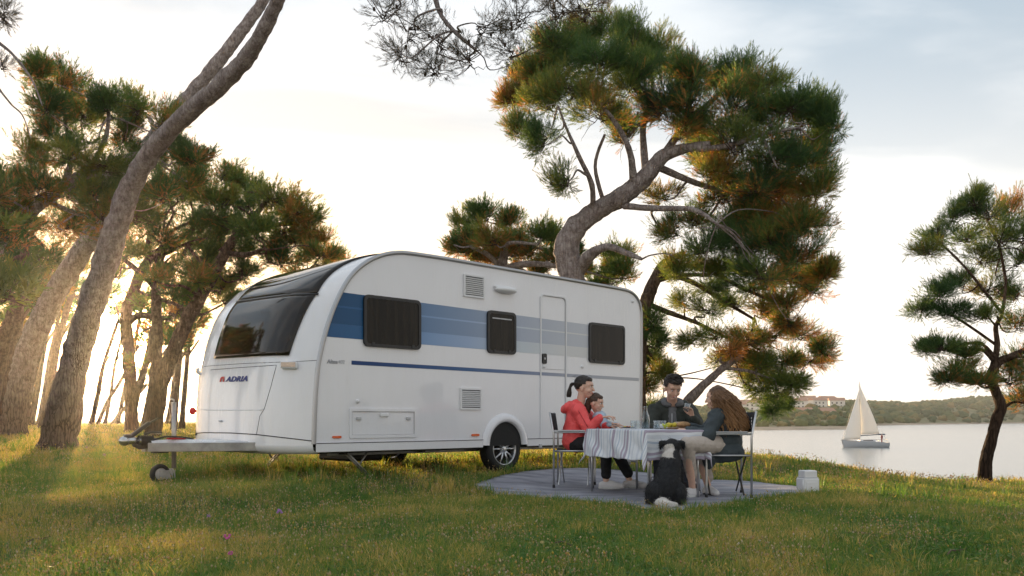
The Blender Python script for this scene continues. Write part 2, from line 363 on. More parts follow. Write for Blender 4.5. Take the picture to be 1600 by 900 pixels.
out_px = [(489, 694), (489.5, 670), (490.5, 640), (492.5, 605), (496, 570), (502, 540), (510, 510), (520.5, 480), (533, 453), (547, 431), (563, 415), (582, 403), (602, 396), (622, 393.5), (640, 394.5), (665, 398), (700, 403.5), (780, 417.5), (860, 431), (940, 445), (970, 450.5), (983, 454), (992, 460), (998, 469), (1001.5, 482), (1002.5, 500), (1002.5, 560), (1002, 620), (1001, 692)]
prof0 = [side(x, y) for x, y in out_px]
# densify (Catmull-Rom)
prof = []
for i in range(len(prof0)-1):
    p_, a_, b_, n_ = [Vector(prof0[max(0, min(len(prof0)-1, i+j))]) for j in (-1, 0, 1, 2)]
    for q in range(4):
        u = q/4; prof.append(tuple(0.5*((2*a_)+(b_-p_)*u+(2*p_-5*a_+4*b_-n_)*u*u+(3*a_-p_-3*b_+n_)*u**3)))
prof.append(prof0[-1])
prof = np.array(prof); cum = np.concatenate([[0], np.cumsum(np.hypot(*np.diff(prof, axis=0).T))])
s_top = side(622, 393.5)[0]; t_top = cum[4*13]
def bulge(d): return 0.34*(1-abs(2*d/WID-1)**5)
def surf(d, t, off=0.0):
    def q(d, t):
        s = np.interp(t, cum, prof[:, 0]); z = np.interp(t, cum, prof[:, 1])
        f = 1-float(sstep(t, t_top*0.55, t_top*1.02))
        fe = float(sstep(t, cum[-1]-2.2, cum[-1]-2.0))
        return Vector((s-bulge(d)*f+0.03*fe*(1-abs(2*d/WID-1)**4), d, z))
    p = q(d, t)
    if off:
        n = (q(min(WID, d+.02), t)-q(max(0, d-.02), t)).cross(q(d, t+.03)-q(d, max(0, t-.03))).normalized()
        # outward: away from the body middle
        if n.dot(p-Vector((2.6, WID/2, 1.3))) < 0: n = -n
        p = p+n*off
    return p
ds = np.array([0, .02, .05, .09, .14, .2, .28, .38, .5, .65, .85, 1.05, 1.25, 1.45, 1.65, 1.85, 2.0, 2.12, 2.22, 2.3, 2.36, 2.41, 2.45, 2.48, 2.5])
mb = MB(); Vg = [[mb.bm.verts.new(surf(d, t)) for t in cum] for d in ds]
for i in range(len(ds)-1):
    for j in range(len(cum)-1):
        f = mb.bm.faces.new((Vg[i][j], Vg[i][j+1], Vg[i+1][j+1], Vg[i+1][j])); f.smooth = True
for row in (Vg[0], Vg[-1]): mb.bm.faces.new([mb.bm.verts.new(v.co) for v in row])
mb.bm.faces.new([mb.bm.verts.new(v.co) for v in [r[0] for r in Vg]+[r[-1] for r in Vg][::-1]])
body = mb.build('body', m_white, car)
bvh = BVHTree.FromPolygons([v.co[:] for v in body.data.vertices], [list(p.vertices) for p in body.data.polygons])
Minv = (Matrix.Translation(P0) @ Matrix.Rotation(CA, 4, 'Z')).inverted()
camL = Minv @ Vector((0, 0, HC))
def hit(px, py):
    """caravan-local surface point and normal seen at a pixel"""
    dr = (Minv @ W(px, py, 5.0)-camL).normalized(); h = bvh.ray_cast(camL, dr); return (h[0], h[1]) if h[0] else (None, None)
_hit = hit
def hit(px, py, step=3.0):
    """nearest surface point when the ray just misses the rounded edge"""
    for k in range(12):
        r = _hit(px+k*step, py)
        if r[0]: return r
    return r
def hit_dt(px, py):
    p, n = hit(px, py)
    best = min(((surf(p.y, t)-p).length, t) for t in np.linspace(0, t_top*1.2, 260)); return p.y, best[1]
def trace(pts, name, m, r=0.004, par=car, sub=6, sink=0.0):
    P = []
    for a, b_ in zip(pts[:-1], pts[1:]):
        for k in range(sub):
            u = k/sub; h, n = hit(a[0]+(b_[0]-a[0])*u, a[1]+(b_[1]-a[1])*u)
            if h: P.append(h-n*sink)
    h, n = hit(*pts[-1])
    if h: P.append(h)
    return MB().tube(P, r, 6).build(name, m, par)
# --- front windows in surface parameters
def patch(corners, off, name, m, par=car, nd=20, ntt=16, th=0.02, bow=0):
    (d0, t0), (d1, t1), (d2, t2), (d3, t3) = corners  # BL BR TR TL
    P = []
    for i in range(nd+1):
        u = i/nd; row = []
        for j in range(ntt+1):
            v = j/ntt
            d = (d0*(1-u)+d1*u)*(1-v)+(d3*(1-u)+d2*u)*v; t_ = (t0*(1-u)+t1*u)*(1-v)+(t3*(1-u)+t2*u)*v
            row.append(surf(d, t_, off))
        P.append(row)
    mb = MB(); mb.grid(P); bmesh.ops.recalc_face_normals(mb.bm, faces=mb.bm.faces)
    o = mb.build(name, m, par); md = o.modifiers.new('thick', 'SOLIDIFY'); md.thickness = th; md.offset = 0
    return o
BL, BR, TR, TL = hit_dt(336, 562), hit_dt(452, 556), hit_dt(494, 461), hit_dt(372, 473)
fw = patch([BL, BR, TR, TL], 0.010, 'front_window', m_glass)
tl2 = (TL[0]+0.005, TL[1]+0.012); tr2 = (TR[0]-0.005, TR[1]+0.012)
UR = hit_dt(556, 409); 
rw = patch([tl2, tr2, (0.30, t_top*1.10), (2.22, t_top*1.10)], 0.010, 'panoramic_roof_window', m_blackg, th=.016)
rw.data.materials[0] = m_glass
patch([(tl2[0]+.02, TL[1]-.006), (tr2[0]-.02, TR[1]-.006), (tr2[0]-.02, TR[1]+.012), (tl2[0]+.02, TL[1]+.012)], 0.017, 'window_bar', m_blackg, ntt=3, th=0.01)
# panel joints of the front, the locker lid and its pressed outline
trace([(286, 680), (300, 677.5), (319, 676), (360, 676.5), (401, 679), (440, 683.5), (487, 689)], 'panel_joint', m_seam, 0.006)
trace([(300, 575), (330, 571.5), (380, 568), (432, 566), (470, 564.5), (496, 563)], 'panel_joint', m_seam, 0.003)
lid = trace([(329, 578), (380, 574), (432, 570.5), (423, 605), (413, 639), (406, 650), (401, 678)], 'front_locker_lid', m_seam, 0.0035)
trace([(309, 585), (306, 610), (307, 632), (312, 640), (360, 640.5), (412, 640)], 'pressed_edge', m_white, 0.009, lid, sink=0.004)
h, n = hit(346, 658)
MB().ball(h+n*0.008, (0.03, 0.03, 0.012)).box(h+n*0.014, (0.02, 0.07, 0.014), bev=.004).build('lock', m_lgrey, lid)
for (x0, x1, y0, y1) in ((296, 317, 575, 586), (439, 469, 566, 577)):
    (h0, n0), (h1, n1) = hit(x0+2, (y0+y1)/2), hit(x1-2, (y0+y1)/2)
    gh = MB(); ax = (h1-h0).normalized(); nn = (n0+n1).normalized(); up_ = Vector((0, 0, 1))
    rot = Matrix((ax, nn, up_)).transposed(); c = (h0+h1)/2+nn*0.035
    gh.box(c, ((h1-h0).length, 0.035, 0.075), rot, bev=.012); gh.box(c-nn*0.03-up_*0.03, ((h1-h0).length*.8, 0.05, 0.03), rot, bev=.008)
    o = gh.build('grab_handle', m_wtrim, car)
    MB().box(c+nn*0.019+up_*0.003, ((h1-h0).length*.86, 0.006, 0.052), rot, bev=.002).build('grip', mat('grip_chrome', (0.35, 0.3, 0.26), 0.25, metal=0.9), o)
def text_obj(body_, size, name, m, mtx, par, shear=0.0, ext=0.003, bold=0.0, space=1.0):
    cu = bpy.data.curves.new(name, 'FONT'); cu.body = body_; cu.size = size; cu.extrude = ext; cu.shear = shear; cu.offset = bold; cu.space_character = space
    cu.align_x = 'LEFT'
    tmp = bpy.data.objects.new('tmp', cu); C.objects.link(tmp); dg = bpy.context.evaluated_depsgraph_get()
    me = bpy.data.meshes.new_from_object(tmp.evaluated_get(dg)); bpy.data.objects.remove(tmp)
    me.transform(mtx); me.materials.clear(); me.materials.append(m)
    o = bpy.data.objects.new(name, me); C.objects.link(o); o.parent = par; return o
m_blue = mat('logo_blue', (0.01, 0.03, 0.2), 0.4); m_lred = mat('logo_red', (0.55, 0.03, 0.03), 0.4)
(hA, nA), (hB, nB) = hit(353, 596.5), hit(387, 595.5)
ax = (hB-hA).normalized(); nn = (nA+nB); nn = (nn-ax*nn.dot(ax)).normalized(); upv = nn.cross(ax)
if upv.z < 0: upv = -upv
Mt = Matrix.Translation(hA+nn*0.006) @ Matrix((ax, upv, nn)).transposed().to_4x4()
tx = text_obj('ADRIA', 0.085, 'logo_lettering', m_blue, Matrix.Identity(4), car, shear=0.3, bold=0.0025, space=1.1)
xs = [v.co.x for v in tx.data.vertices]; ys = [v.co.y for v in tx.data.vertices]
sx = (hB-hA).length/(max(xs)-min(xs)); sy = 0.06/(max(ys)-min(ys))
tx.data.transform(Mt @ Matrix.Diagonal((sx, sy, 1, 1)) @ Matrix.Translation((-min(xs), 0, 0)))
(hC, nC) = hit(344, 596.9)
em = MB(); aw = (hit(351, 596.6)[0]-hC).length; Me = Matrix.Translation(hC+nn*0.006) @ Matrix((ax, upv, nn)).transposed().to_4x4()
arc = [(0, 0), (0.02, 0.035), (0.07, 0.06), (0.2, 0.062)] 
outer = [(0, 0), (aw*.05, .03), (aw*.2, .053), (aw*.45, .06), (aw*.95, .06), (aw*.98, 0)]
inner = [(aw*.68, 0), (aw*.66, .036), (aw*.5, .038), (aw*.38, .03), (aw*.3, 0)]
em.prism([Me @ Vector((x, y, 0)) for x, y in outer+inner], nn*0.003); em.build('logo_emblem', m_lred, car)
# marker lamp and cable on the far front corner
h, n = hit(294, 608)
far = surf(WID-0.03, cum[8], 0.03)
MB().tube([far, far+Vector((-0.06, 0.03, 0))], 0.012).ball(far+Vector((-.08, .05, 0)), (.045, .03, .05)).build('marker_lamp', m_red, car)
# --- side wall details (near side: local y = 0, outwards is -y)
def quad_px(pts, off, th, name, m, par=car, bev=0.0):
    P = [S3(x, y, off) for x, y in pts]
    mb = MB(); mb.prism(P, (0, th, 0))
    if bev:
        es = [e for e in mb.bm.edges if abs((e.verts[0].co-e.verts[1].co).normalized().y) > .9]
        bmesh.ops.bevel(mb.bm, geom=es, offset=bev, segments=4, affect='EDGES')
    return mb.build(name, m, par)
def rnd_rect(s0, z0, s1, z1, r, k=5):
    P = []
    for cx_, cz_, a0 in ((s1-r, z1-r, 0), (s0+r, z1-r, 90), (s0+r, z0+r, 180), (s1-r, z0+r, 270)):
        for i in range(k+1):
            a = R(a0+90*i/k); P.append((cx_+r*math.cos(a), cz_+r*math.sin(a)))
    return P
def slab(P, y0, y1, name, m, par): # closed loop in (s,z)
    return MB().prism([(s, y0, z) for s, z in P], (0, y1-y0, 0)).build(name, m, par)
def ring_frame(s0, z0, s1, z1, r, wd_, y0, y1, name, m, par):
    A = rnd_rect(s0, z0, s1, z1, r); B = rnd_rect(s0+wd_, z0+wd_, s1-wd_, z1-wd_, max(0.005, r-wd_*0.6)); n = len(A)
    mb = MB(); q = [[mb.bm.verts.new((p[0], y, p[1])) for p in X_] for X_, y in ((A, y1), (A, y0), (B, y0), (B, y1))]
    for a_, b_ in ((0, 1), (1, 2), (2, 3), (3, 0)):
        for i in range(n): mb.bm.faces.new((q[a_][i], q[a_][(i+1) % n], q[b_][(i+1) % n], q[b_][i]))
    return mb.build(name, m, par)
def srect(x0, y0, x1, y1):
    """box corners from pixel extents measured at the panel's middle"""
    sa, _ = side(x0, y0); sb, _ = side(x1, y1); xm = (x0+x1)/2
    return sa, side(xm, y1)[1], sb, side(xm, y0)[1]
# edge trim strips following the outline on both sides
for d in (-0.006, WID+0.006):
    P = [Vector((s, d, z)) for s, z in prof]
    mb = MB()
    cc = np.array([2.6, 1.35])
    inn = []
    for k_ in range(len(prof)):
        tv = prof[min(k_+1, len(prof)-1)]-prof[max(k_-1, 0)]; tv = tv/np.hypot(*tv); nv = np.array([tv[1], -tv[0]])
        if nv.dot(cc-prof[k_]) < 0: nv = -nv
        inn.append(nv)
    inn = np.array(inn); rows_ = []
    for o_, yy in ((-0.012, 0.03), (-0.014, 0.0), (0.0, -0.016), (0.026, -0.016), (0.034, 0.004)):
        sg = 1 if d < 1 else -1
        rows_.append([(p[0]+inn[k_][0]*o_, d+yy*sg, p[1]+inn[k_][1]*o_) for k_, p in enumerate(prof)])
    mb.grid(rows_); et = mb.build('edge_trim', [m_trim], car)
# blue graphics on the side, fading in steps towards the rear
def stripe_mat(name, c):
    return mat(name, c, 0.3)
def line_y(px, a, b): return a[1]+(b[1]-a[1])*(px-a[0])/(b[0]-a[0])
topA, topB = (541, 457), (972, 503); botA, botB = (505, 526), (972, 566)   # stripe edges
# edges in wall coordinates are straight lines
sT0, zT0 = side(541, 457.5); sT1, zT1 = side(925, 508); sB0, zB0 = side(510, 526); sB1, zB1 = side(880, 556)
zt = lambda s: zT0+(zT1-zT0)*(s-sT0)/(sT1-sT0); zb = lambda s: zB0+(zB1-zB0)*(s-sB0)/(sB1-sB0)
def front_s(z): # s of the outline (front part) at height z
    k_ = int(np.argmax(prof[:, 1])); return float(np.interp(z, prof[:k_, 1], prof[:k_, 0]))
m_strp = bpy.data.materials.new('blue_side_graphic'); m_strp.use_nodes = True; t = m_strp.node_tree; b = t.nodes['Principled BSDF']; b.inputs['Roughness'].default_value = .35; b.inputs['Specular IOR Level'].default_value = .35
tc = t.nodes.new('ShaderNodeTexCoord'); sp = t.nodes.new('ShaderNodeSeparateXYZ'); t.links.new(tc.outputs['Object'], sp.inputs[0])
mr = t.nodes.new('ShaderNodeMapRange'); mr.inputs[1].default_value = 0.0; mr.inputs[2].default_value = 5.2; t.links.new(sp.outputs[0], mr.inputs[0])
rr = t.nodes.new('ShaderNodeValToRGB'); e = rr.color_ramp.elements; e[0].position = 0.0; e[0].color = (0.006, 0.065, 0.17, 1); e[1].position = 1.0; e[1].color = (0.62, 0.63, 0.66, 1)
for p_, c_ in ((0.14, (0.010, 0.08, 0.20, 1)), (0.24, (0.11, 0.21, 0.38, 1)), (0.42, (0.24, 0.32, 0.46, 1)), (0.58, (0.40, 0.45, 0.55, 1)), (0.76, (0.52, 0.55, 0.61, 1))):
    q = e.new(p_); q.color = c_
t.links.new(mr.outputs[0], rr.inputs[0]); t.links.new(rr.outputs[0], b.inputs['Base Color'])
m_strp2 = m_strp.copy(); m_strp2.name = 'blue_side_graphic_light'
hs = [n_ for n_ in m_strp2.node_tree.nodes if n_.type == 'VALTORGB'][0]
for q in hs.color_ramp.elements: q.color = tuple(min(.68, c_*1.35+.01) for c_ in q.color[:3])+(1,)
def band(f0, f1, name, m, off):
    s_end = side(975, 540)[0]; ss = np.linspace(0, s_end, 50); up_r, lo_r = [], []
    for s in ss:
        T, B_ = zt(s), zb(s); z1, z0 = B_+(T-B_)*f1, B_+(T-B_)*f0
        up_r.append((s, z1)); lo_r.append((s, z0))
    P_up, P_lo = [], []
    for (s, z1), (_, z0) in zip(up_r, lo_r):
        P_up.append(Vector((max(s, front_s(z1)+.03), off, z1))); P_lo.append(Vector((max(s, front_s(z0)+.03), off, z0)))
    mb = MB(); mb.grid([P_up, P_lo]); return mb.build(name, m, car)
band(0.0, 0.30, 'side_graphic', m_strp2, -0.002); band(0.30, 0.66, 'side_graphic', m_strp, -0.0022); band(0.66, 0.70, 'side_graphic', m_strp2, -0.0024); band(0.70, 1.0, 'side_graphic', m_strp, -0.0026)
# thin blue line
sa, za = side(549, 566.5); sb_, zb_ = side(998, 593)
mb = MB(); mb.grid([[Vector((sa+(sb_-sa)*i/20, -0.0023, za+(zb_-za)*i/20+hh)) for i in range(21)] for hh in (-0.022, 0.022)])
m_l2 = m_strp.copy(); m_l2.name = 'thin_blue_line'; hs = [n_ for n_ in m_l2.node_tree.nodes if n_.type == 'VALTORGB'][0]
for q, c_ in zip(hs.color_ramp.elements, ((0.01, .04, .16, 1), (0.01, .05, .18, 1), (0.02, .07, .21, 1), (0.05, .12, .27, 1), (0.16, .22, .36, 1), (0.36, .38, .45, 1), (0.45, .46, .5, 1))): q.color = c_
mb.build('side_line_graphic', m_l2, car)
s_, z_ = side(510.5, 567.5)
m_gt = mat('grey_lettering', (0.30, 0.30, 0.33), 0.5)
Ms = Matrix.Translation((s_, -0.004, z_)) @ Matrix.Rotation(R(90), 4, 'X')
text_obj('Altea', 0.062, 'model_lettering', m_gt, Ms, car, shear=0.15, bold=0.001, ext=0.001)
s2_, z2_ = side(527.5, 568)
text_obj('402', 0.058, 'model_lettering', mat('pale_grey_lettering', (0.45, 0.45, 0.48), .5), Matrix.Translation((s2_, -0.004, z2_)) @ Matrix.Rotation(R(90), 4, 'X'), car, shear=0.15, ext=0.001)
m_win_gl = bpy.data.materials.new('side_window_acrylic'); m_win_gl.use_nodes = True; t = m_win_gl.node_tree; b = t.nodes['Principled BSDF']; b.inputs['Roughness'].default_value = 0.06; b.inputs['Specular IOR Level'].default_value = 0.2
tc = t.nodes.new('ShaderNodeTexCoord'); mp_ = t.nodes.new('ShaderNodeMapping'); mp_.inputs['Scale'].default_value = (11, 1, 0.6); nz_ = t.nodes.new('ShaderNodeTexNoise'); nz_.inputs['Scale'].default_value = 1.4; nz_.inputs['Detail'].default_value = 3
rr = t.nodes.new('ShaderNodeValToRGB'); rr.color_ramp.elements[0].position = .42; rr.color_ramp.elements[0].color = (0.003, 0.0025, 0.002, 1); rr.color_ramp.elements[1].position = .7; rr.color_ramp.elements[1].color = (0.018, 0.014, 0.009, 1)
t.links.new(tc.outputs['Object'], mp_.inputs[0]); t.links.new(mp_.outputs[0], nz_.inputs['Vector']); t.links.new(nz_.outputs[0], rr.inputs[0]); t.links.new(rr.outputs[0], b.inputs['Base Color'])
for (x0, y0, x1, y1) in ((567, 465, 656, 544), (760, 487, 804.5, 553), (919, 506.5, 974.5, 568.5)):
    s0, z0, s1, z1 = srect(x0, y0, x1, y1)
    wf = ring_frame(s0, z0, s1, z1, 0.06, 0.035, -0.028, 0.0, 'side_window', m_blackg, car)
    slab(rnd_rect(s0+.03, z0+.03, s1-.03, z1-.03, .04), -0.022, -0.004, 'pane', m_win_gl, wf)
    if x0 == 760:
        slab(rnd_rect(s0+.08, z1-.10, s1-.08, z1-.085, .006, 2), -0.027, -0.021, 'blind_rail', m_lgrey, wf)
    for q in (s0+.12, s1-.12):
        slab(rnd_rect(q-.02, z0+.012, q+.02, z0+.05, .006, 2), -0.034, -0.026, 'catch', m_blackg, wf)
def vent(x0, y0, x1, y1):
    s0, z0, s1, z1 = srect(x0, y0, x1, y1)
    v = ring_frame(s0, z0, s1, z1, 0.012, 0.022, -0.022, 0.0, 'vent', m_wtrim, car)
    slab([(s0+.02, z0+.02), (s1-.02, z0+.02), (s1-.02, z1-.02), (s0+.02, z1-.02)], -0.004, -0.001, 'backing', m_seam, v)
    n_ = 9; mb = MB()
    for i in range(n_):
        zz = z0+.03+(z1-z0-.06)*(i+.5)/n_; mb.box(((s0+s1)/2, -0.013, zz), (s1-s0-.03, 0.016, (z1-z0)/n_*.45), Matrix.Rotation(R(25), 3, 'X'))
    mb.build('louvres', m_wtrim, v)
vent(723.5, 430, 756, 465); vent(718, 606.5, 751.5, 640)
s0, z0, s1, z1 = srect(771.5, 447.5, 804.5, 460)
mb = MB(); cx_, cz_ = (s0+s1)/2, (z0+z1)/2
prof_l = [(1, 0.35), (1, 0.5), (.97, .6), (.9, -.1), (.7, -.5)]
mb.ball((cx_, -0.02, cz_), ((s1-s0)/2, 0.09, (z1-z0)/2.2), n=20); mb.box((cx_, -0.012, cz_+.03), ((s1-s0)*1.02, 0.05, 0.03), bev=.012); mb.build('awning_lamp', m_wtrim, car)
# entry door
s0, z0, s1, z1 = srect(843.5, 461.5, 884.5, 707)
z0 = 0.36
door = ring_frame(s0, z0, s1, z1, 0.07, 0.018, -0.016, 0.0, 'entry_door', m_wtrim, car)
ring_frame(s0+.02, z0+.02, s1-.02, z1-.02, 0.06, 0.007, -0.0045, 0.0, 'door_seal', m_lgrey, door)
zs = side(863, 577)[1]; slab([(s0+.02, zs-.003), (s1-.02, zs-.003), (s1-.02, zs+.003), (s0+.02, zs+.003)], -0.005, 0, 'door_split', m_lgrey, door)
hs0, hz0, hs1, hz1 = srect(846.5, 552.5, 853, 568.5)
dh = slab(rnd_rect(hs0, hz0, hs1, hz1, .022), -0.02, 0, 'handle', m_blackg, door)
MB().ball(((hs0+hs1)/2, -0.02, (hz0+hz1)/2), (.014, .01, .016)).build('lever', m_lgrey, dh)
sk, zk = side(849.5, 572.5); MB().lathe([(0, -.02), (.018, -.02), (.022, 0)], Matrix.Translation((sk, 0, zk)) @ Matrix.Rotation(R(-90), 4, 'X')).build('lock', m_wtrim, door)
for (x, y) in ((558.5, 627), (909, 573), (988, 471)):
    sk, zk = side(x, y); MB().lathe([(0, .022), (.018, .02), (.025, 0)], Matrix.Translation((sk, 0, zk)) @ Matrix.Rotation(R(90), 4, 'X')).build('side_cap', m_wtrim, car)
# storage hatch
s0, z0, s1, z1 = srect(545.5, 638.5, 650.5, 684)
ht = ring_frame(s0, z0, s1, z1, 0.015, 0.03, -0.012, 0.0, 'storage_hatch', m_white, car)
ring_frame(s0+.035, z0+.035, s1-.035, z1-.035, 0.012, 0.005, -0.004, 0.0, 'hatch_seal', m_lgrey, ht)
for q in (s0+.12, s1-.12): MB().box((q, -0.012, z1-.11), (.06, .014, .035), bev=.006).build('latch', m_lgrey, ht)
MB().box(((s0+s1)/2, -0.012, z1-.07), (.12, .016, .04), bev=.008).build('handle', m_wtrim, ht)
# marker lamps on the side
for (x0, y0, x1, y1) in ((519, 681, 532.5, 684.8), (736.5, 678, 748, 681.5)):
    s0, z0, s1, z1 = srect(x0, y0, x1, y1)
    slab(rnd_rect(s0, z0, s1, z1, .01, 2), -0.016, 0, 'side_marker', m_amb, car)
# skirt with wheel arch opening
sw, zw = side(789, 700); RW = 0.30; sw = side(789, 703)[0]
zsk0, zsk1 = 0.33, 0.425
Lb = prof[-1][0]
for (a_, b_) in ((0.02, sw-.395), (sw+.385, Lb+.0)):
    for d in (-0.012, WID-.008):
        sk_o = MB().box(((a_+b_)/2, d, (zsk0+zsk1)/2), (b_-a_, .02, zsk1-zsk0), bev=.006).build('skirt', m_white, car)
        if d < 0: MB().tube([(a_, -.024, zsk1), (b_, -.024, zsk1)], .004, 6).build('skirt_joint', m_seam, sk_o)
# front apron: lower edge of the nose
mb = MB(); rr_ = []
for (zz, o_) in ((0.43, 0.006), (0.40, 0.012), (0.35, 0.0), (0.31, -0.06), (0.31, -.2)):
    rr_.append([Vector((0.0-bulge(d)-o_, d, zz)) for d in np.linspace(0.0, WID, 40)])
mb.grid(rr_); mb.build('front_apron', m_white, car)
# drawbar cover: white hood running forward over the A frame
mb = MB(); rws = []
for s, hw, zt_ in ((-.30, .62, .44), (-.5, .5, .455), (-.8, .30, .46), (-1.05, .16, .455), (-1.22, .09, .45)):
    rws.append([(s, 1.25-hw, .43), (s, 1.25-hw*.96, zt_-.03), (s, 1.25-hw*.8, zt_), (s, 1.25, zt_+.01), (s, 1.25+hw*.8, zt_), (s, 1.25+hw*.96, zt_-.03), (s, 1.25+hw, .43)])
mb.grid(rws); mb.build('drawbar_cover', m_white, car)
rd = MB().box((-.98, 1.12, .475), (.2, .05, .02), bev=.008); rd.build('cover_badge', m_red, car)
# A frame
mb = MB()
for sgn in (-1, 1):
    a_, b_ = Vector((-1.25, 1.25+sgn*.06, .385)), Vector((.35, 1.25+sgn*1.02, .385)); dv = b_-a_
    rot = Matrix.Rotation(math.atan2(dv.y, dv.x), 3, 'Z'); mb.box((a_+b_)/2, (dv.length, .05, .095), rot, bev=.006)
    mb.box((2.9, 1.25+sgn*.98, .32), (5.1, .05, .09), bev=.005)
mb.build('drawbar', m_galv, car)
mb = MB()
for s in (0.5, 1.6, 2.6, 4.2, 5.0): mb.box((s, 1.25, .315), (.05, 2.2, .05))
mb.box((2.8, 0.14, .335), (5.4, .06, .05)); mb.box((2.8, 2.36, .335), (5.4, .06, .05)); mb.build('chassis', m_chas, car)
MB().box((2.75, 1.25, .40), (5.4, 2.4, .03)).build('floor_pan', m_chas, car)
# coupling: damper head, bellows, lever
cp = MB(); cp.tube([(-1.15, 1.25, .455), (-1.33, 1.25, .455)], [.03, .03], 12); cp.tube([(-1.33, 1.25, .455), (-1.44, 1.25, .46)], [.034, .045], 12); cp.ball((-1.47, 1.25, .455), (.06, .052, .052), n=14)
coup = cp.build('coupling', mat('coupling_chrome', (.5, .5, .5), .22, metal=.95, var=.2, vscale=9), car)
be = [( .045 if i % 2 else .058, i*.014) for i in range(11)]
MB().lathe(be, Matrix.Translation((-1.32, 1.25, .455)) @ Matrix.Rotation(R(90), 4, 'Y'), 20).build('bellows', m_black, coup)
lv = MB(); rot = Matrix.Rotation(R(-37), 3, 'Y')
lv.box((-1.33, 1.25, .555), (.30, .06, .04), rot, bev=.014); lv.box((-1.185, 1.25, .655), (.15, .03, .015), Matrix.Rotation(R(-28), 3, 'Y'), bev=.005)
lv.box((-1.44, 1.25, .50), (.08, .07, .05), bev=.015); lv.build('coupling_lever', m_blackg, coup)
MB().tube([(-1.28, 1.22, .52), (-1.2, 1.2, .545), (-1.1, 1.2, .535)], .014, 8).build('handbrake_lever', m_blackg, coup)
MB().tube([(-1.15, 1.25, .40), (-1.32, 1.25, .385), (-1.38, 1.25, .42)], .022).box((-1.1, 1.25, .36), (.16, .1, .08), bev=.01).build('hitch_block', m_chas, coup)
cb = MB(); cb.tube([(-1.2, 1.2, .46), (-1.1, 1.1, .5), (-.95, 1.06, .49), (-.8, 1.1, .47)], .009, 6); cb.build('cable', m_black, coup)
# jockey wheel
jx, jy = -1.0, 1.13
jk = MB(); jk.tube([(jx, jy, .16), (jx, jy, .86)], .024, 12); jk.tube([(jx, jy, .86), (jx, jy, .885), (jx, jy+.09, .90)], .009, 8)
jk.box((jx-.04, jy, .11), (.06, .05, .1), bev=.008); jk.box((jx-.09, jy-.045, .10), (.17, .006, .09)); jk.box((jx-.09, jy+.045, .10), (.17, .006, .09)); jk.box((jx, jy+.02, .41), (.09, .1, .06), bev=.008)
jo = jk.build('jockey_wheel', m_galv, car)
Mw = Matrix.Translation((jx-.15, jy, .105)) @ Matrix.Rotation(R(90), 4, 'X')
MB().lathe([(.065, -.035), (.09, -.035), (.103, -.02), (.106, 0), (.103, .02), (.09, .035), (.065, .035), (.065, -.035)], Mw, 24).build('tyre', m_black, jo)
MB().lathe([(0, -.028), (.03, -.03), (.035, -.018), (.066, -.02), (.066, .02), (.035, .018), (.03, .03), (0, .028)], Mw, 20).build('rim', m_lgrey, jo)
# corner steadies
def steady(s, d, dir_):
    mb = MB(); top = Vector((s, d, .31)); ft = Vector((s+.30*dir_, d, .035))
    for o_ in (-.03, .03): mb.tube([top+Vector((0, o_, 0)), ft+Vector((0, o_, 0))], .012, 6)
    for i in range(5):
        u = (i+.5)/5; p = top.lerp(ft, u); mb.tube([p+Vector((0, -.03, 0)), p+Vector((0, .03, 0))], .006, 6)
    mb.tube([top+Vector((.28*dir_, 0, 0)), top.lerp(ft, .55)], .011, 6); mb.box(ft+Vector((0, 0, -.012)), (.09, .11, .012)); return mb.build('corner_steady', m_galv, car)
steady(0.50, .14, 1).rotation_euler = (0, 0, 0); steady(1.0, 2.3, -1); 
steady(5.0, .16, 1) if False else steady(5.2, 2.3, -1); steady(4.7, .2, 1)
# wheels
def wheel(d, sg):
    wv_ = MB(); M_ = Matrix.Translation((sw, d, RW)) @ Matrix.Rotation(R(90*sg), 4, 'X')
    wv_.lathe([(.195, -.09), (.23, -.095), (.275, -.09), (.292, -.07), (.298, -.035), (.298, .035), (.292, .07), (.275, .09), (.23, .095), (.2, .085), (.195, .06), (.195, -.09)], M_, 48)
    for i in range(48):
        a = 2*math.pi*i/48; c_, s__ = math.cos(a), math.sin(a)
        wv_.box(M_ @ Vector((.299*c_, .299*s__, 0)), (.006, .02, .11), (M_.to_3x3() @ Matrix.Rotation(a, 3, 'Z')) @ Matrix.Rotation(R(12), 3, 'X'))
    wo = wv_.build('wheel', m_black, car); wo.data.name = 'wheel'
    rm = MB(); rm.lathe([(.2, .04), (.205, .085), (.197, .09), (.188, .082), (.184, .02), (.18, -.07)], M_, 48)
    for k_ in range(5):
        for o_ in (-1, 1):
            a = 2*math.pi*k_/5+o_*.17+math.pi/2; c_, s__ = math.cos(a), math.sin(a); a2 = 2*math.pi*k_/5+o_*.30+math.pi/2
            p0, p1 = Vector((.04*c_, .04*s__, .062)), Vector((.188*math.cos(a2), .188*math.sin(a2), .07))
            rm.tube([M_ @ p0, M_ @ p0.lerp(p1, .5)+M_.to_3x3() @ Vector((0, 0, .008)), M_ @ p1], [.018, .013, .012], 6)
    rm.lathe([(0, .082), (.03, .082), (.045, .074), (.055, .055), (.055, .0)], M_, 20)
    rm.build('rim', m_alu, wo)
    MB().lathe([(0, .0), (.175, .0), (.175, -.03)], M_, 24).build('brake_drum', m_chas, wo)
    return wo
wheel(0.09, 1); wheel(WID-.09, -1)
MB().tube([(sw, .2, RW), (sw, WID-.2, RW)], .035).build('axle', m_chas, car)
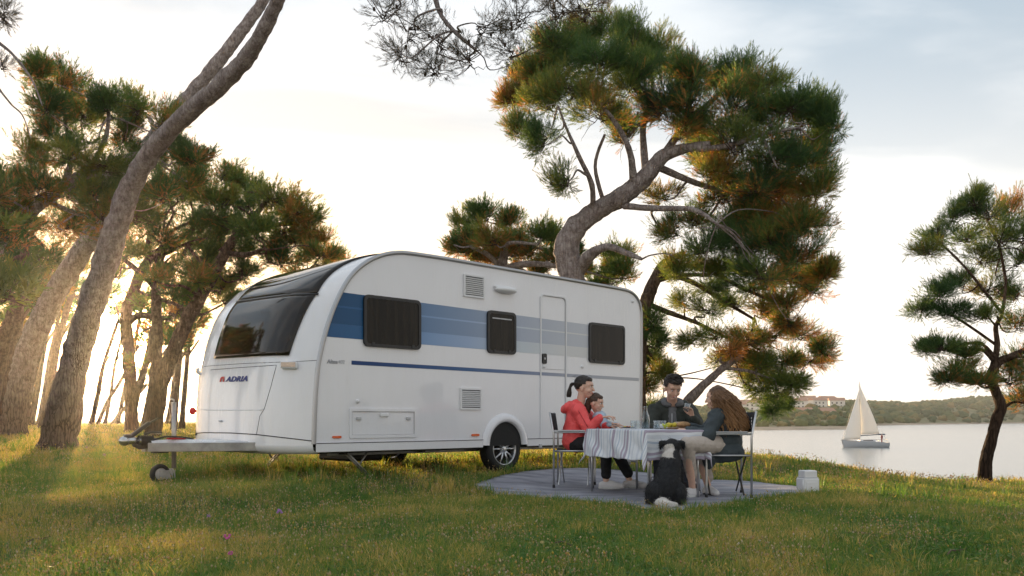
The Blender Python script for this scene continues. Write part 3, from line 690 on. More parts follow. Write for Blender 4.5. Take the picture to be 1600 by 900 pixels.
# wheel arch cover
for d, sg in ((0, -1), (WID, 1)):
    mb = MB(); ro, ri = .385, .29; rows_ = []
    for r_, y_ in ((ro+.015, .0), (ro, .035), (ro-.05, .05), (ri+.02, .045), (ri, .03), (ri, -.02)):
        row = []
        for i in range(29):
            a = math.pi*i/28
            rr2 = r_
            row.append(Vector((sw-math.cos(a)*rr2*1.0, d+sg*y_, .355+math.sin(a)*rr2*1.0)))
        rows_.append(row)
    mb.grid(rows_); mb.build('wheel_arch', m_white, car)
    mb = MB(); P = [(sw-math.cos(math.pi*i/24)*.30, d+sg*.003, .345+math.sin(math.pi*i/24)*.30) for i in range(25)]; mb.prism(P, (0, -sg*.26, 0)); mb.build('wheel_well', m_black, car)
MB().box((1.35, 1.3, .24), (.5, .7, .15), bev=.03).build('water_tank', m_blackg, car)
MB().box((sw+.62, -.03, .33), (.04, .03, .05), bev=.005).build('reflector', m_lgrey, car)
# rear lights on the tail (out of the photograph's view, real trailer needs them)
for d in (.35, 2.15): MB().box((Lb+.035, d, .8), (.04, .14, .4), bev=.02).build('tail_light', m_red, car)
# ------------------------------------------------------------ pines
def bark_mat(name, c1, c2, sc=9.0, bump=1.0, stretch=(1.5, 1.5, .5), low=None, zlow=(0.8, 4.0)):
    """flaky pine bark: dark fissures between plates; thick brown bark near the foot, thinner paler bark above"""
    m = bpy.data.materials.new(name); m.use_nodes = True; t = m.node_tree; b = t.nodes['Principled BSDF']; b.inputs['Roughness'].default_value = 0.9; b.inputs['Specular IOR Level'].default_value = .2
    def nd(tp, **k):
        n = t.nodes.new(tp)
        for a_, v_ in k.items(): setattr(n, a_, v_)
        return n
    lk = t.links.new
    tc = nd('ShaderNodeTexCoord'); mp_ = nd('ShaderNodeMapping'); mp_.inputs['Scale'].default_value = (stretch[0]*1.3, stretch[1]*1.3, stretch[2]*.62); lk(tc.outputs['Object'], mp_.inputs[0])
    n1 = nd('ShaderNodeTexNoise'); n1.inputs['Scale'].default_value = 5.0; n1.inputs['Detail'].default_value = 5; lk(mp_.outputs[0], n1.inputs['Vector'])
    ad = nd('ShaderNodeMix', data_type='VECTOR'); ad.inputs[0].default_value = 0.2; lk(mp_.outputs[0], ad.inputs[4]); lk(n1.outputs['Color'], ad.inputs[5])
    vo = nd('ShaderNodeTexVoronoi', feature='DISTANCE_TO_EDGE'); vo.inputs['Scale'].default_value = sc; lk(ad.outputs[1], vo.inputs['Vector'])
    n2 = nd('ShaderNodeTexNoise'); n2.inputs['Scale'].default_value = 22; n2.inputs['Detail'].default_value = 9; n2.inputs['Roughness'].default_value = .75; lk(mp_.outputs[0], n2.inputs['Vector'])
    mr = nd('ShaderNodeMapRange'); mr.inputs[1].default_value = 0; mr.inputs[2].default_value = .16; mr.inputs[3].default_value = .25; lk(vo.outputs[0], mr.inputs[0])
    mu = nd('ShaderNodeMath', operation='MULTIPLY'); lk(mr.outputs[0], mu.inputs[0]); lk(n2.outputs[0], mu.inputs[1])
    rr = nd('ShaderNodeValToRGB'); e = rr.color_ramp.elements; e[0].position = .15; e[0].color = (*[c*.45 for c in c1], 1); e[1].position = .62; e[1].color = (*c2, 1); q = e.new(.36); q.color = (*c1, 1)
    n4 = nd('ShaderNodeTexNoise'); n4.inputs['Scale'].default_value = 6.5; n4.inputs['Detail'].default_value = 9; n4.inputs['Roughness'].default_value = .78; lk(tc.outputs['Object'], n4.inputs['Vector'])
    mm = nd('ShaderNodeMath', operation='MULTIPLY_ADD'); lk(mr.outputs[0], mm.inputs[0]); mm.inputs[1].default_value = .16; ma = nd('ShaderNodeMath', operation='MULTIPLY_ADD'); lk(n4.outputs[0], ma.inputs[0]); ma.inputs[1].default_value = 1.25; ma.inputs[2].default_value = -.32; lk(ma.outputs[0], mm.inputs[2])
    lk(mm.outputs[0], rr.inputs[0])
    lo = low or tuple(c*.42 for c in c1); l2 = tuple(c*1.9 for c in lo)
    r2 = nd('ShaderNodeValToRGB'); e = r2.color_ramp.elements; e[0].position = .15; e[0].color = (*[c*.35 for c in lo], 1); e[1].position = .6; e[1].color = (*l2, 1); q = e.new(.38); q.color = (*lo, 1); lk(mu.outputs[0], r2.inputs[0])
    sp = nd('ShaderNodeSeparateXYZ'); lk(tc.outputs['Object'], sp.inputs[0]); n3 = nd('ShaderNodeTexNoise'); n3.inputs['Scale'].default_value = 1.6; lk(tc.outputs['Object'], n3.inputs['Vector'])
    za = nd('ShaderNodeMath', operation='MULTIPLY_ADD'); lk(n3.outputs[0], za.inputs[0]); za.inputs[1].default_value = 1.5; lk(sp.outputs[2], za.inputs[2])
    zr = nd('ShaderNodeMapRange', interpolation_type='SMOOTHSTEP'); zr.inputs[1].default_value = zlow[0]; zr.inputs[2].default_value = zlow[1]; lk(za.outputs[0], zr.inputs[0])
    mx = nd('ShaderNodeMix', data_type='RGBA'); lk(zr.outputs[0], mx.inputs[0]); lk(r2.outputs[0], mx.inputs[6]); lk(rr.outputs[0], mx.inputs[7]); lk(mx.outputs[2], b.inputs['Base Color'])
    bu = nd('ShaderNodeBump'); bu.inputs['Strength'].default_value = bump; bu.inputs['Distance'].default_value = .07; lk(mu.outputs[0], bu.inputs['Height']); lk(bu.outputs[0], b.inputs['Normal'])
    return m
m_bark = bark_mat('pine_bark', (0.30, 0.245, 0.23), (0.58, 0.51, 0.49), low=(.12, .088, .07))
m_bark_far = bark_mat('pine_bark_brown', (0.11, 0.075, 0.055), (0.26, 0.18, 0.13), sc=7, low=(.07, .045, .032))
m_needle = ramp_attr('pine_needles', 'tint', [(0, (0.034, 0.090, 0.036)), (0.35, (0.066, 0.140, 0.045)), (0.62, (0.14, 0.20, 0.05)), (0.78, (0.19, 0.17, 0.045)), (0.88, (0.30, 0.18, 0.065)), (1, (0.34, 0.17, 0.07))], 0.55, 0.42, 0.4, (2.6, 1.8, 0.8))
m_needle_dry = ramp_attr('dry_pine_needles', 'tint', [(0, (0.035, 0.035, 0.018)), (.5, (0.06, 0.055, 0.025)), (1, (0.16, 0.08, 0.035))], 0.7, 0.2, 0.3, (1.5, 1.2, .8))
m_cone = mat('pine_cone_scales', (0.05, 0.03, 0.02), .8)
m_twig = mat('pine_twig', (.075, .052, .038), .85)
def tuft_template(n, ln, wd, seed, stem=0.16):
    r = np.random.default_rng(seed); T = np.zeros((n, 3, 3))
    for i in range(n):
        z = stem*(i/(n-1))**0.8; a = i*2.4+r.uniform(-.4, .4); th = R(r.uniform(22, 68))*(1-.55*i/n)
        d = np.array([math.sin(th)*math.cos(a), math.sin(th)*math.sin(a), math.cos(th)]); s = np.cross(d, r.normal(size=3)); s /= np.linalg.norm(s)
        l_ = ln*r.uniform(.75, 1.15); p = np.array([0, 0, z])
        T[i, 0] = p+s*wd/2; T[i, 1] = p-s*wd/2; T[i, 2] = p+d*l_
    return T
def frames(D):
    D = D/np.linalg.norm(D, axis=1, keepdims=True); h = np.where(np.abs(D[:, 2:3]) < .9, np.array([[0, 0, 1.]]), np.array([[1., 0, 0]]))
    A = np.cross(h, D); A /= np.linalg.norm(A, axis=1, keepdims=True); B = np.cross(D, A); return A, B, D
def place_tufts(P, D, S, T, spin):
    A, B, D = frames(D); c, s = np.cos(spin)[:, None], np.sin(spin)[:, None]; A2 = A*c+B*s; B2 = -A*s+B*c
    M = np.stack([A2, B2, D], 2)*S[:, None, None]          # n,3,3
    V = np.einsum('nij,mkj->nmki', M, T)+P[:, None, None, :]
    return V
def tubes_np(paths, n=5):
    """many tapered tubes as arrays; paths: list of (pts Kx3, radii K)"""
    VS, FS = [], []; off = 0; ang = np.arange(n)*2*math.pi/n
    for pts, rad in paths:
        pts = np.asarray(pts, float); k = len(pts); tg = np.gradient(pts, axis=0); tg /= np.linalg.norm(tg, axis=1, keepdims=True)+1e-9
        a = np.cross(tg[0], [0.3, 0.9, 0.31]); a /= np.linalg.norm(a); ring = []
        for i in range(k):
            a = a-tg[i]*a.dot(tg[i]); a /= np.linalg.norm(a)+1e-9; b = np.cross(tg[i], a)
            ring.append(pts[i]+rad[i]*(np.cos(ang)[:, None]*a+np.sin(ang)[:, None]*b))
        VS.append(np.concatenate(ring)); I = np.arange(k*n).reshape(k, n)+off; J = np.roll(I, -1, axis=1)
        FS.append(np.stack([I[:-1], J[:-1], J[1:], I[1:]], -1).reshape(-1, 4)); off += k*n
    return np.concatenate(VS), np.concatenate(FS)
def smooth_path(pts, rad, sub=6):
    pts = np.asarray(pts, float); P, Q = [], []
    for i in range(len(pts)-1):
        p0, p1, p2, p3 = pts[max(i-1, 0)], pts[i], pts[i+1], pts[min(i+2, len(pts)-1)]
        for k in range(sub):
            u = k/sub; P.append(.5*(2*p1+(p2-p0)*u+(2*p0-5*p1+4*p2-p3)*u*u+(3*p1-p0-3*p2+p3)*u**3)); Q.append(rad[i]*(1-u)+rad[i+1]*u)
    P.append(pts[-1]); Q.append(rad[-1]); return np.array(P), np.array(Q)
def trunk_mesh(name, paths, m, par, nseg=28, rough=0.06, flare=True):
    VS, FS = [], []; off = 0
    for pi, (pts, rad) in enumerate(paths):
        n = nseg if pi == 0 or rad[0] > .12 else 10
        V, Fc = tubes_np([(pts, rad)], n); V = V.reshape(len(pts), n, 3)
        for i in range(len(pts)):
            c = V[i].mean(0)
            fl = 1.0
            if flare and pi == 0: fl += .28*math.exp(-max(0, c[2])/.18)
            for j in range(n):
                d = V[i, j]-c; f = 1+rough*2.2*fbm((V[i, j]*2.2).tolist(), 3)+rough*2.0*fbm((V[i, j]*6).tolist(), 3)
                if flare and pi == 0: f += .16*math.exp(-max(0, c[2])/.16)*math.sin(j*2*math.pi/n*4+1)
                V[i, j] = c+d*f*fl
        VS.append(V.reshape(-1, 3)); FS.append(Fc+off); off += len(pts)*n
    return mesh_np(name, np.concatenate(VS), np.concatenate(FS), m, par, smooth=True)
TT = {}
def pine(label, Y, trunk, branches, clumps, name='pine_tree', nm=None, depth=1.0, tufts=12, twigs=18, needle=(20, .10, .011), group=None, seed=0, size=1.0, bark=None, sink=0.25, upb=.55, rust=0.13, open_=0.0, cones=0, smin=.25, fat=1.0):
    """trunk/branches: lists of (px, py, width px, depth offset); clumps: (px, py, rx px, ry px, depth offset)"""
    rg = np.random.default_rng(seed+100); bark = bark or m_bark
    def conv(L_):
        pts, rad = [], []
        for q in L_:
            x, y, wdt = q[:3]; o = q[3] if len(q) > 3 else 0.0
            p = W(x, y, Y+o); pts.append(np.array(p)); rad.append(wdt/2/FP*(Y+o))
        return pts, rad
    tp, tr_ = conv(trunk)
    base = Vector((tp[0][0], tp[0][1], gz(tp[0][0], tp[0][1])))
    tp[0][2] = base.z-.02; tp.insert(0, tp[0]-np.array([0, 0, sink])); tr_.insert(0, tr_[0]*1.08)
    o = thing(name, label, 'tree', base, 0, group); bo = np.array(base)
    paths = [smooth_path(tp, tr_, 14)]+[smooth_path(*conv(b_), 6) for b_ in branches]
    nodes = np.concatenate([p[len(p)//3 if i == 0 else 0:] for i, (p, r) in enumerate(paths)]); nrad = np.concatenate([r[len(p)//3 if i == 0 else 0:] for i, (p, r) in enumerate(paths)])
    limbs, tws = [], []; P, D, S, Tn = [], [], [], []; cone = []
    for cl in clumps:
        x, y, rx, ry = cl[:4]; od = cl[4] if len(cl) > 4 and cl[4] is not None else rg.uniform(-depth, depth)
        dist = Y+od; c = np.array(W(x, y, dist)); k = dist/FP; rx_, ry_ = rx*k*fat, ry*k*fat; rd = (rx_+ry_)*.5
        dd_ = np.linalg.norm((nodes-c)*np.array([1, 1, 1.2]), axis=1)+np.maximum(0, nodes[:, 2]-c[2])*.8
        j = int(np.argmin(dd_)); a = nodes[j]; start = c-np.array([0, 0, ry_*.55])
        mid = (a+start)/2+rg.normal(size=3)*.2*np.linalg.norm(start-a)+np.array([0, 0, -.05*np.linalg.norm(start-a)])
        r0 = min(nrad[j]*.6, .012+.022*np.linalg.norm(start-a)+.012)
        pp, rr_ = smooth_path([a, a*.6+mid*.4+rg.normal(size=3)*.07, mid, (mid+start)/2+rg.normal(size=3)*.08, start], [r0, r0*.85, r0*.7, r0*.5, r0*.35], 4); limbs.append((pp, rr_))
        lobes = rg.normal(size=(7, 3)); lobes[:, 2] = lobes[:, 2]*.75+upb*.55; lobes[:, :2] *= 1.25; lobes /= np.linalg.norm(lobes, axis=1, keepdims=True); lob_r = rg.uniform(.6, 1.35, 7)
        for _ in range(5):                       # bare dead twigs in and under the clump
            v = rg.normal(size=3); v[2] = -abs(v[2])*.5; v /= np.linalg.norm(v); tip = start+v*np.array([rx_, rd, ry_])*rg.uniform(.5, 1.1); ctrl = (start+tip)/2+rg.normal(size=3)*.18*rd
            u = np.linspace(0, 1, 7)[:, None]; tws.append(((1-u)**2*start+2*u*(1-u)*ctrl+u*u*tip+rg.normal(size=(7, 3))*.012, np.linspace(.009, .002, 7)*size))
        nt_ = max(4, int(twigs*(cl[5] if len(cl) > 5 else 1)))
        cr_ = rg.uniform(-.18, .18)
        for _ in range(nt_):
            li = rg.integers(0, len(lobes)); v = lobes[li]+rg.normal(size=3)*.42; v /= np.linalg.norm(v); rr0 = lob_r[li]*rg.uniform(.65, 1.15)
            tip = c+v*np.array([rx_, rd, ry_])*rr0
            st = start+(c-start)*rg.uniform(0, .9)+rg.normal(size=3)*rd*.1
            ctrl = (st+tip)/2+np.array([0, 0, -.12*rd])+rg.normal(size=3)*.08*rd
            u = np.linspace(0, 1, 6)[:, None]; cv = (1-u)**2*st+2*u*(1-u)*ctrl+u*u*tip
            tws.append((cv, np.linspace(.010, .003, 6)*size))
            nt2 = tufts; uu = smin+(1-smin)*rg.random(nt2)**.75; uu[0] = 1.0
            uu = uu[:, None]; pos = (1-uu)**2*st+2*uu*(1-uu)*ctrl+uu*uu*tip
            tg = 2*(1-uu)*(ctrl-st)+2*uu*(tip-ctrl); tg /= np.linalg.norm(tg, axis=1, keepdims=True)
            sd = rg.normal(size=(nt2, 3)); dr = tg*.7+sd*.5+np.array([0, 0, upb])
            dr[0] = tg[0]+np.array([0, 0, upb]); side_ = rg.random((nt2, 1))*.14*size
            P.append(pos+sd/np.linalg.norm(sd, axis=1, keepdims=True)*side_); D.append(dr); S.append(size*rg.uniform(.75, 1.2, nt2))
            patch_ = mnoise.noise(Vector(tip*.9)); base_t = .34+.55*patch_+cr_+rg.normal(size=nt2)*.10
            rp = max(0.0, mnoise.noise(Vector(tip*.45+np.array([7., 3., 1.])))*3.2+.45); dead = rg.random(nt2) < rust*1.3*rp*(1.6-uu[:, 0])*(1.7 if v[2] < 0 else .6); base_t[dead] = rg.uniform(.84, 1, dead.sum())
            Tn.append(np.clip(base_t, 0, 1))
            if cones and rg.random() < cones: cone.append(pos[-1])
    P = np.concatenate(P); D = np.concatenate(D); S = np.concatenate(S); Tn = np.concatenate(Tn); n = len(P); VSS, TNS = [], []
    key = needle
    if key not in TT: TT[key] = [tuft_template(needle[0], needle[1], needle[2], 50+i) for i in range(4)]
    for q in range(4):
        sel = np.arange(q, n, 4); V = place_tufts(P[sel], D[sel], S[sel], TT[key][q], rg.random(len(sel))*6.28)
        VSS.append(V.reshape(-1, 3)); TNS.append(np.repeat(Tn[sel], needle[0]*3))
    V = np.concatenate(VSS); TNS = np.concatenate(TNS)
    tv, tf = tubes_np(tws, 3)
    nV = len(V); F3 = np.arange(nV).reshape(-1, 3)
    allV = np.concatenate([V, tv])-bo; mi = np.concatenate([np.zeros(len(F3), int), np.ones(len(tf), int)])
    cr2 = mesh_np('crown', allV, [F3, tf+nV], [nm or m_needle, m_twig], o, attrs={'tint': np.concatenate([TNS, np.zeros(len(tv))])}, mat_idx=mi)
    tr2 = trunk_mesh('trunk', [(p-bo, r) for p, r in paths]+[(p-bo, r) for p, r in limbs], bark, o)
    if cone:
        cm0 = MB().ball((0, 0, 0), (.022, .022, .034), n=6).build('pine_cone', m_cone, o)
        for i_, c in enumerate(cone[:60]):
            q = cm0 if i_ == 0 else cm0.copy()
            if i_: C.objects.link(q); q.parent = o
            q.location = Vector(c-bo)
    return o
NF = (17, .062, .0068); NB = (10, .085, .0145)
# the big leaning pine beside the caravan's nose; its crown is above the picture, one bough hangs into it
pine('thick leaning pine with pale scaly bark standing nearest the jockey wheel', 19.0,
     [(90, 700, 52), (100, 640, 50), (118, 560, 41), (142, 480, 40, -.2), (168, 400, 38, -.4), (190, 330, 35, -.6), (208, 285, 32, -.8), (240, 232, 28, -1.2), (290, 180, 27, -1.8), (345, 132, 26, -2.4), (385, 90, 25, -2.9), (410, 50, 23, -3.3), (432, 5, 22, -3.6), (455, -60, 20, -4), (500, -130, 16, -4.6), (560, -180, 10, -5.2)],
     [[(500, -130, 18, -4.6), (580, -120, 13, -5.4), (660, -60, 10, -6.2), (690, 25, 7, -6.6), (745, 80, 4, -6.8)], [(560, -180, 14, -5.2), (700, -120, 10, -6.4), (800, -70, 8, -6.8), (860, -10, 5, -7)], [(455, -60, 12, -4), (330, -150, 9, -5), (200, -170, 7, -5.4), (60, -90, 5, -6.2), (0, -30, 3, -6.5)], [(60, -90, 8, -6.2), (-30, -20, 7, -6.4), (-15, 50, 6, -6.5), (20, 85, 4.5, -6.6), (50, 125, 3, -6.6), (66, 165, 1.5, -6.6)], [(-15, 50, 5, -6.5), (-10, 120, 4, -6.5), (15, 160, 3, -6.5), (35, 180, 2, -6.5), (48, 215, 1.2, -6.5)],
      [(205, 290, 8, -.7), (192, 280, 5, -.9)], [(268, 200, 6, -1.5), (262, 186, 3, -1.6)], [(332, 128, 6, -2.4), (344, 112, 3, -2.5)]],
     [(600, 10, 34, 40, -6.2), (640, 40, 46, 40, -6.5), (625, 80, 34, 26, -6.3), (690, 55, 44, 36, -6.7), (680, 105, 36, 22, -6.5), (735, 85, 40, 30, -6.8), (750, 35, 48, 34, -6.6), (810, 25, 46, 30, -6.9), (800, 75, 34, 24, -6.7), (870, 15, 44, 26, -6.9), (920, 10, 36, 22, -7), (650, -30, 60, 40, -6.2), (780, -40, 60, 36, -6.8), (900, -40, 50, 34, -7), (560, -60, 60, 50, -5.6), (5, 15, 16, 24, -6.5), (5, 100, 12, 12, -6.5, .4), (-30, 10, 40, 30, -6.3), (500, -220, 110, 60, -4.8), (330, -240, 110, 60, -4.8), (650, -230, 110, 60, -5.6), (180, -230, 90, 50, -5.2)],
     needle=(16, .080, .0060), seed=1, nm=m_needle_dry, size=.85, tufts=9, twigs=14, rust=.10, upb=.15, cones=.10, smin=.35)
pine('tall pine with a dark trunk base leaning close behind the thickest trunk', 28.0,
     [(20, 672, 38), (32, 605, 37), (46, 545, 35), (80, 470, 33), (122, 402, 31), (160, 340, 29), (200, 270, 26), (250, 205, 23), (300, 145, 21), (345, 92, 19), (380, 45, 18), (412, 0, 16), (430, -40, 15), (450, -120, 10)],
     [[(200, 270, 16), (150, 280, 12, .5), (118, 300, 8, .6)]],
     [(450, -150, 90, 50), (380, -170, 80, 50), (520, -160, 80, 50), (300, -160, 80, 50), (90, 120, 34, 32, -1), (125, 170, 40, 30, .4)],
     needle=NB, seed=2, size=1.25, bark=m_bark, tufts=9)
pine('pine leaning in from the left edge with a wide flat crown behind the leaning trunk', 24.0,
     [(-60, 640, 34), (-50, 520, 30), (-30, 420, 27), (10, 360, 24), (50, 326, 22), (95, 296, 19), (140, 268, 17), (190, 248, 12), (225, 240, 8)],
     [[(70, 312, 9), (110, 330, 7, .4), (150, 345, 5, .6)], [(95, 296, 10), (110, 250, 7, .5), (100, 180, 5, .9)], [(140, 268, 10), (165, 215, 7, -.3), (170, 170, 4, -.6)], [(50, 326, 9), (20, 300, 6), (-10, 320, 4)]],
     [(170, 160, 40, 26), (215, 165, 40, 24), (250, 190, 36, 26), (130, 175, 34, 28), (195, 200, 48, 30), (95, 130, 30, 34), (80, 200, 36, 30), (50, 235, 34, 30), (110, 235, 40, 26), (160, 250, 46, 28), (225, 245, 44, 30), (275, 235, 34, 30), (290, 275, 32, 28), (255, 300, 40, 28), (200, 300, 44, 26), (150, 300, 40, 26), (60, 290, 44, 24), (20, 280, 36, 26), (-10, 300, 40, 30), (10, 320, 40, 22), (110, 300, 40, 20), (160, 330, 40, 22), (210, 335, 34, 20), (100, 345, 44, 26, 1.4), (40, 350, 44, 24), (0, 360, 40, 28), (300, 240, 22, 20), (60, 110, 16, 18, -1.5), (75, 160, 26, 26)],
     needle=NB, seed=3, fat=1.1, size=1.15, depth=1.6, tufts=28, twigs=26, bark=m_bark)
pine('slim pine rising at an angle beside the caravan nose under a spreading crown', 27.0,
     [(238, 655, 24), (252, 600, 23), (270, 550, 22), (292, 500, 21), (315, 460, 20), (335, 425, 19), (352, 395, 16), (368, 370, 14), (395, 340, 10), (420, 310, 6)],
     [[(352, 395, 10), (385, 398, 8, -.5), (410, 390, 5, -.8)], [(335, 425, 8), (310, 405, 6), (290, 380, 4)], [(368, 370, 9), (440, 350, 7, .5), (490, 350, 4, .8)]],
     [(350, 275, 36, 22), (385, 285, 30, 22), (345, 310, 40, 24), (390, 320, 40, 26), (425, 310, 36, 24), (460, 325, 32, 22), (485, 345, 30, 22), (445, 350, 40, 24), (400, 355, 44, 26), (355, 345, 36, 24), (330, 370, 32, 22), (460, 375, 40, 20), (495, 372, 24, 18), (420, 385, 44, 22), (375, 385, 36, 20), (320, 400, 34, 22), (300, 350, 30, 24), (310, 430, 30, 20), (380, 420, 34, 22), (345, 440, 30, 20), (240, 430, 30, 18, None, .7), (270, 460, 28, 16, None, .6), (500, 395, 30, 12), (440, 405, 40, 18)],
     needle=NB, seed=4, size=1.15, depth=1.5, tufts=27, twigs=24, bark=m_bark_far)
pine('pine with a long bare limb reaching right through the sun glow', 33.0,
     [(206, 658, 20), (204, 600, 19), (200, 545, 18), (197, 500, 18), (205, 465, 17), (230, 410, 15), (265, 385, 14), (300, 362, 11), (345, 343, 7)],
     [[(198, 505, 12), (220, 493, 11), (255, 497, 9), (300, 490, 5)], [(230, 410, 8), (235, 360, 6), (260, 330, 4)]],
     [(280, 350, 34, 24), (240, 350, 36, 24), (235, 390, 30, 20), (320, 335, 34, 22), (270, 320, 34, 22), (205, 370, 30, 22), (250, 440, 34, 20), (290, 455, 30, 22), (225, 470, 26, 16), (212, 562, 22, 12, None, .4), (300, 520, 22, 20)],
     needle=NB, seed=5, size=1.2, depth=1.6, tufts=15, twigs=16, bark=m_bark_far)
pine('broad bushy pine filling the grove behind the slim angled trunk', 31.0,
     [(236, 660, 18), (241, 600, 17), (246, 530, 16), (244, 470, 15), (246, 420, 13), (262, 370, 9)], [[(244, 450, 9), (200, 410, 7), (160, 380, 5)], [(250, 400, 8), (300, 380, 6), (340, 390, 4)]],
     [(180, 350, 44, 26), (230, 330, 44, 26), (280, 300, 40, 26), (320, 300, 36, 24), (250, 370, 44, 24), (200, 395, 40, 22), (150, 380, 40, 24), (290, 385, 40, 22), (330, 350, 36, 24), (180, 425, 30, 16, None, .6), (270, 420, 36, 18, None, .7), (320, 415, 34, 18), (350, 465, 26, 16), (260, 290, 30, 22), (300, 265, 26, 20)],
     needle=NB, seed=31, size=1.3, depth=1.8, tufts=22, twigs=22, bark=m_bark_far)
pine('dark dense pine behind the left edge of the grove', 37.0,
     [(-20, 662, 24), (0, 560, 22), (25, 480, 20), (50, 420, 15), (65, 380, 9)], [],
     [(30, 400, 50, 26), (80, 395, 46, 24), (-10, 420, 46, 26), (110, 420, 36, 20), (60, 430, 46, 22), (0, 460, 40, 22), (40, 465, 34, 18, None, .6), (90, 455, 30, 16, None, .6), (30, 330, 50, 26), (80, 340, 40, 24), (-20, 350, 46, 28)],
     needle=NB, rust=.35, seed=32, size=1.5, depth=2.0, tufts=20, twigs=20, bark=m_bark_far)
bgp = [ # label, Y, x base, y base, x top, y top, width, clumps
    ('dark-trunked pine at the left edge of the photo, half hidden', 34, 5, 665, 40, 380, 22, [(20, 390, 50, 28), (60, 400, 44, 26), (0, 430, 40, 24), (40, 440, 34, 20), (-30, 400, 40, 30)]),
    ('slender pine between the two thick leaning trunks', 40, 66, 660, 120, 430, 17, [(105, 420, 40, 24), (70, 440, 36, 22), (120, 455, 30, 18)]),
    ('thin pine leaning right just left of the thickest trunk', 46, 48, 662, 90, 440, 14, [(60, 470, 34, 20), (95, 470, 30, 20)]),
    ('thin pine seen just right of the thickest trunk', 48, 142, 657, 185, 500, 11, [(190, 480, 34, 16), (165, 455, 30, 18)]),
    ('twin slim pine just right of the glowing gap', 50, 152, 657, 215, 540, 9, [(215, 530, 28, 14), (240, 520, 24, 14)]),
    ('straight brown pine left of the jockey wheel post', 38, 203, 657, 240, 510, 17, [(250, 505, 32, 20), (262, 530, 24, 16)]),
    ('pine just left of the jockey wheel post', 42, 224, 656, 262, 500, 13, [(270, 480, 28, 20), (282, 440, 26, 18)]),
    ('brown pine standing right behind the jockey wheel post', 33, 272, 668, 284, 480, 14, [(285, 470, 26, 24), (300, 500, 22, 20), (280, 540, 18, 18)]),
    ('dark pine trunk touching the caravan nose', 36, 284, 664, 300, 470, 12, [(310, 470, 28, 22), (330, 455, 24, 18)]),
    ('low crooked pine in the far glow beside the straight brown pine', 55, 176, 658, 230, 600, 10, [(232, 585, 14, 8)]),
    ('far pine rising behind the flat crown at the left edge', 45, -40, 662, -10, 440, 22, [(-10, 470, 50, 30), (20, 500, 34, 22), (-50, 430, 50, 30)]),
]
thin_l = ['thinnest trunk at the far left, in the bright gap', 'thin dark trunk left of the second thick trunk', 'slim trunk in the gap right of the second thick trunk', 'slim dark trunk just left of the thickest trunk', 'spindly trunk in the middle of the sun-lit gap', 'spindly leaning trunk left of the straight brown pine', 'thin trunk behind the coupling lever', 'slim dark trunk behind the jockey wheel post']
for k_, (xb, xt) in enumerate(((8, 28), (24, 60), (60, 96), (78, 112), (164, 200), (184, 222), (246, 276), (262, 292))):
    bgp.append((thin_l[k_], 44+k_*2.3, xb, 658, xt, 505-k_ % 3*14, 8+(k_*5) % 4, [(xt+4, 492-k_ % 3*12, 30, 16), (xt-16, 500-k_ % 3*12, 22, 12)]))
for i, (lab, Yb, xb, yb, xt, yt, wd_, cl) in enumerate(bgp):
    mx, my = xb*.45+xt*.55+random.uniform(-5, 5), yb*.45+yt*.55
    pine(lab, Yb, [(xb, yb, wd_*.75), (xb*.75+xt*.25, yb*.75+yt*.25, wd_*.68), (mx, my, wd_*.6), (xt, yt, wd_*.5)], [[(mx, my, wd_*.35), (mx+18, my-26, wd_*.2)]], cl, needle=(8, .17, .035), seed=20+i, size=1.5, depth=1.5, tufts=8, twigs=11, group='pines of the grove behind the caravan', bark=m_bark_far)
# grove continuing beyond the left edge of the picture: mirrored in the caravan's front window
for i, (X_, Y_, hgt, lab) in enumerate(((-15, 13.5, 6.2, 'broad pine beyond the left edge, mirrored in the front window'), (-19, 17, 7.5, 'tall pine further left of the grove, out of the picture'), (-13.5, 19.5, 6.8, 'leaning pine at the outer left of the grove, out of the picture'), (-23, 11, 7, 'pine far left of the caravan, out of the picture'))):
    k_ = FP/Y_; x0_ = 800+X_*k_; yb_ = 655+(HC-gz(X_, Y_))*k_; yt_ = 655-(hgt-HC)*k_; lerp = lambda a, b, f: a+(b-a)*f
    pine(lab, Y_, [(x0_, yb_, .42*k_), (x0_+.3*k_, lerp(yb_, yt_, .35), .36*k_), (x0_+.1*k_, lerp(yb_, yt_, .65), .28*k_), (x0_+.8*k_, lerp(yb_, yt_, .9), .15*k_)], [],
         [(x0_+random.uniform(-2.2, 2.6)*k_, lerp(yb_, yt_, random.uniform(.45, 1.0)), .75*k_, .42*k_, random.uniform(-1.6, 1.6)) for _ in range(24)], needle=(8, .17, .035), seed=60+i, size=1.3, tufts=9, twigs=14, bark=m_bark_far, group='pines beyond the left edge')
# pines behind the caravan
pine('bushy pine whose yellow-green top shows just above the caravan roof', 24.0,
     [(800, 620, 24), (795, 520, 22), (788, 450, 20), (785, 415, 16), (790, 380, 10)],
     [[(785, 425, 10), (765, 400, 8, -.4), (735, 385, 5, -.6)], [(785, 420, 12), (830, 412, 10, -.9), (880, 418, 6, -1.1)], [(790, 400, 9), (795, 380, 6, -1.1), (840, 382, 4, -1.3)], [(785, 450, 10), (760, 455, 7), (730, 430, 4)]],
     [(725, 350, 26, 22), (760, 335, 28, 20), (795, 345, 26, 20), (740, 375, 34, 20), (775, 370, 34, 22), (720, 385, 22, 16), (810, 375, 30, 18), (845, 365, 30, 18), (870, 380, 28, 18), (830, 392, 34, 16), (790, 398, 34, 14), (755, 400, 30, 14), (865, 400, 30, 16), (895, 395, 22, 16), (900, 420, 24, 14), (935, 425, 34, 16), (975, 425, 30, 18), (960, 400, 28, 18), (930, 450, 30, 14), (830, 420, 30, 14)],
     needle=NB, seed=6, size=1.0, depth=1.2, tufts=28, twigs=26, rust=.2, bark=m_bark)
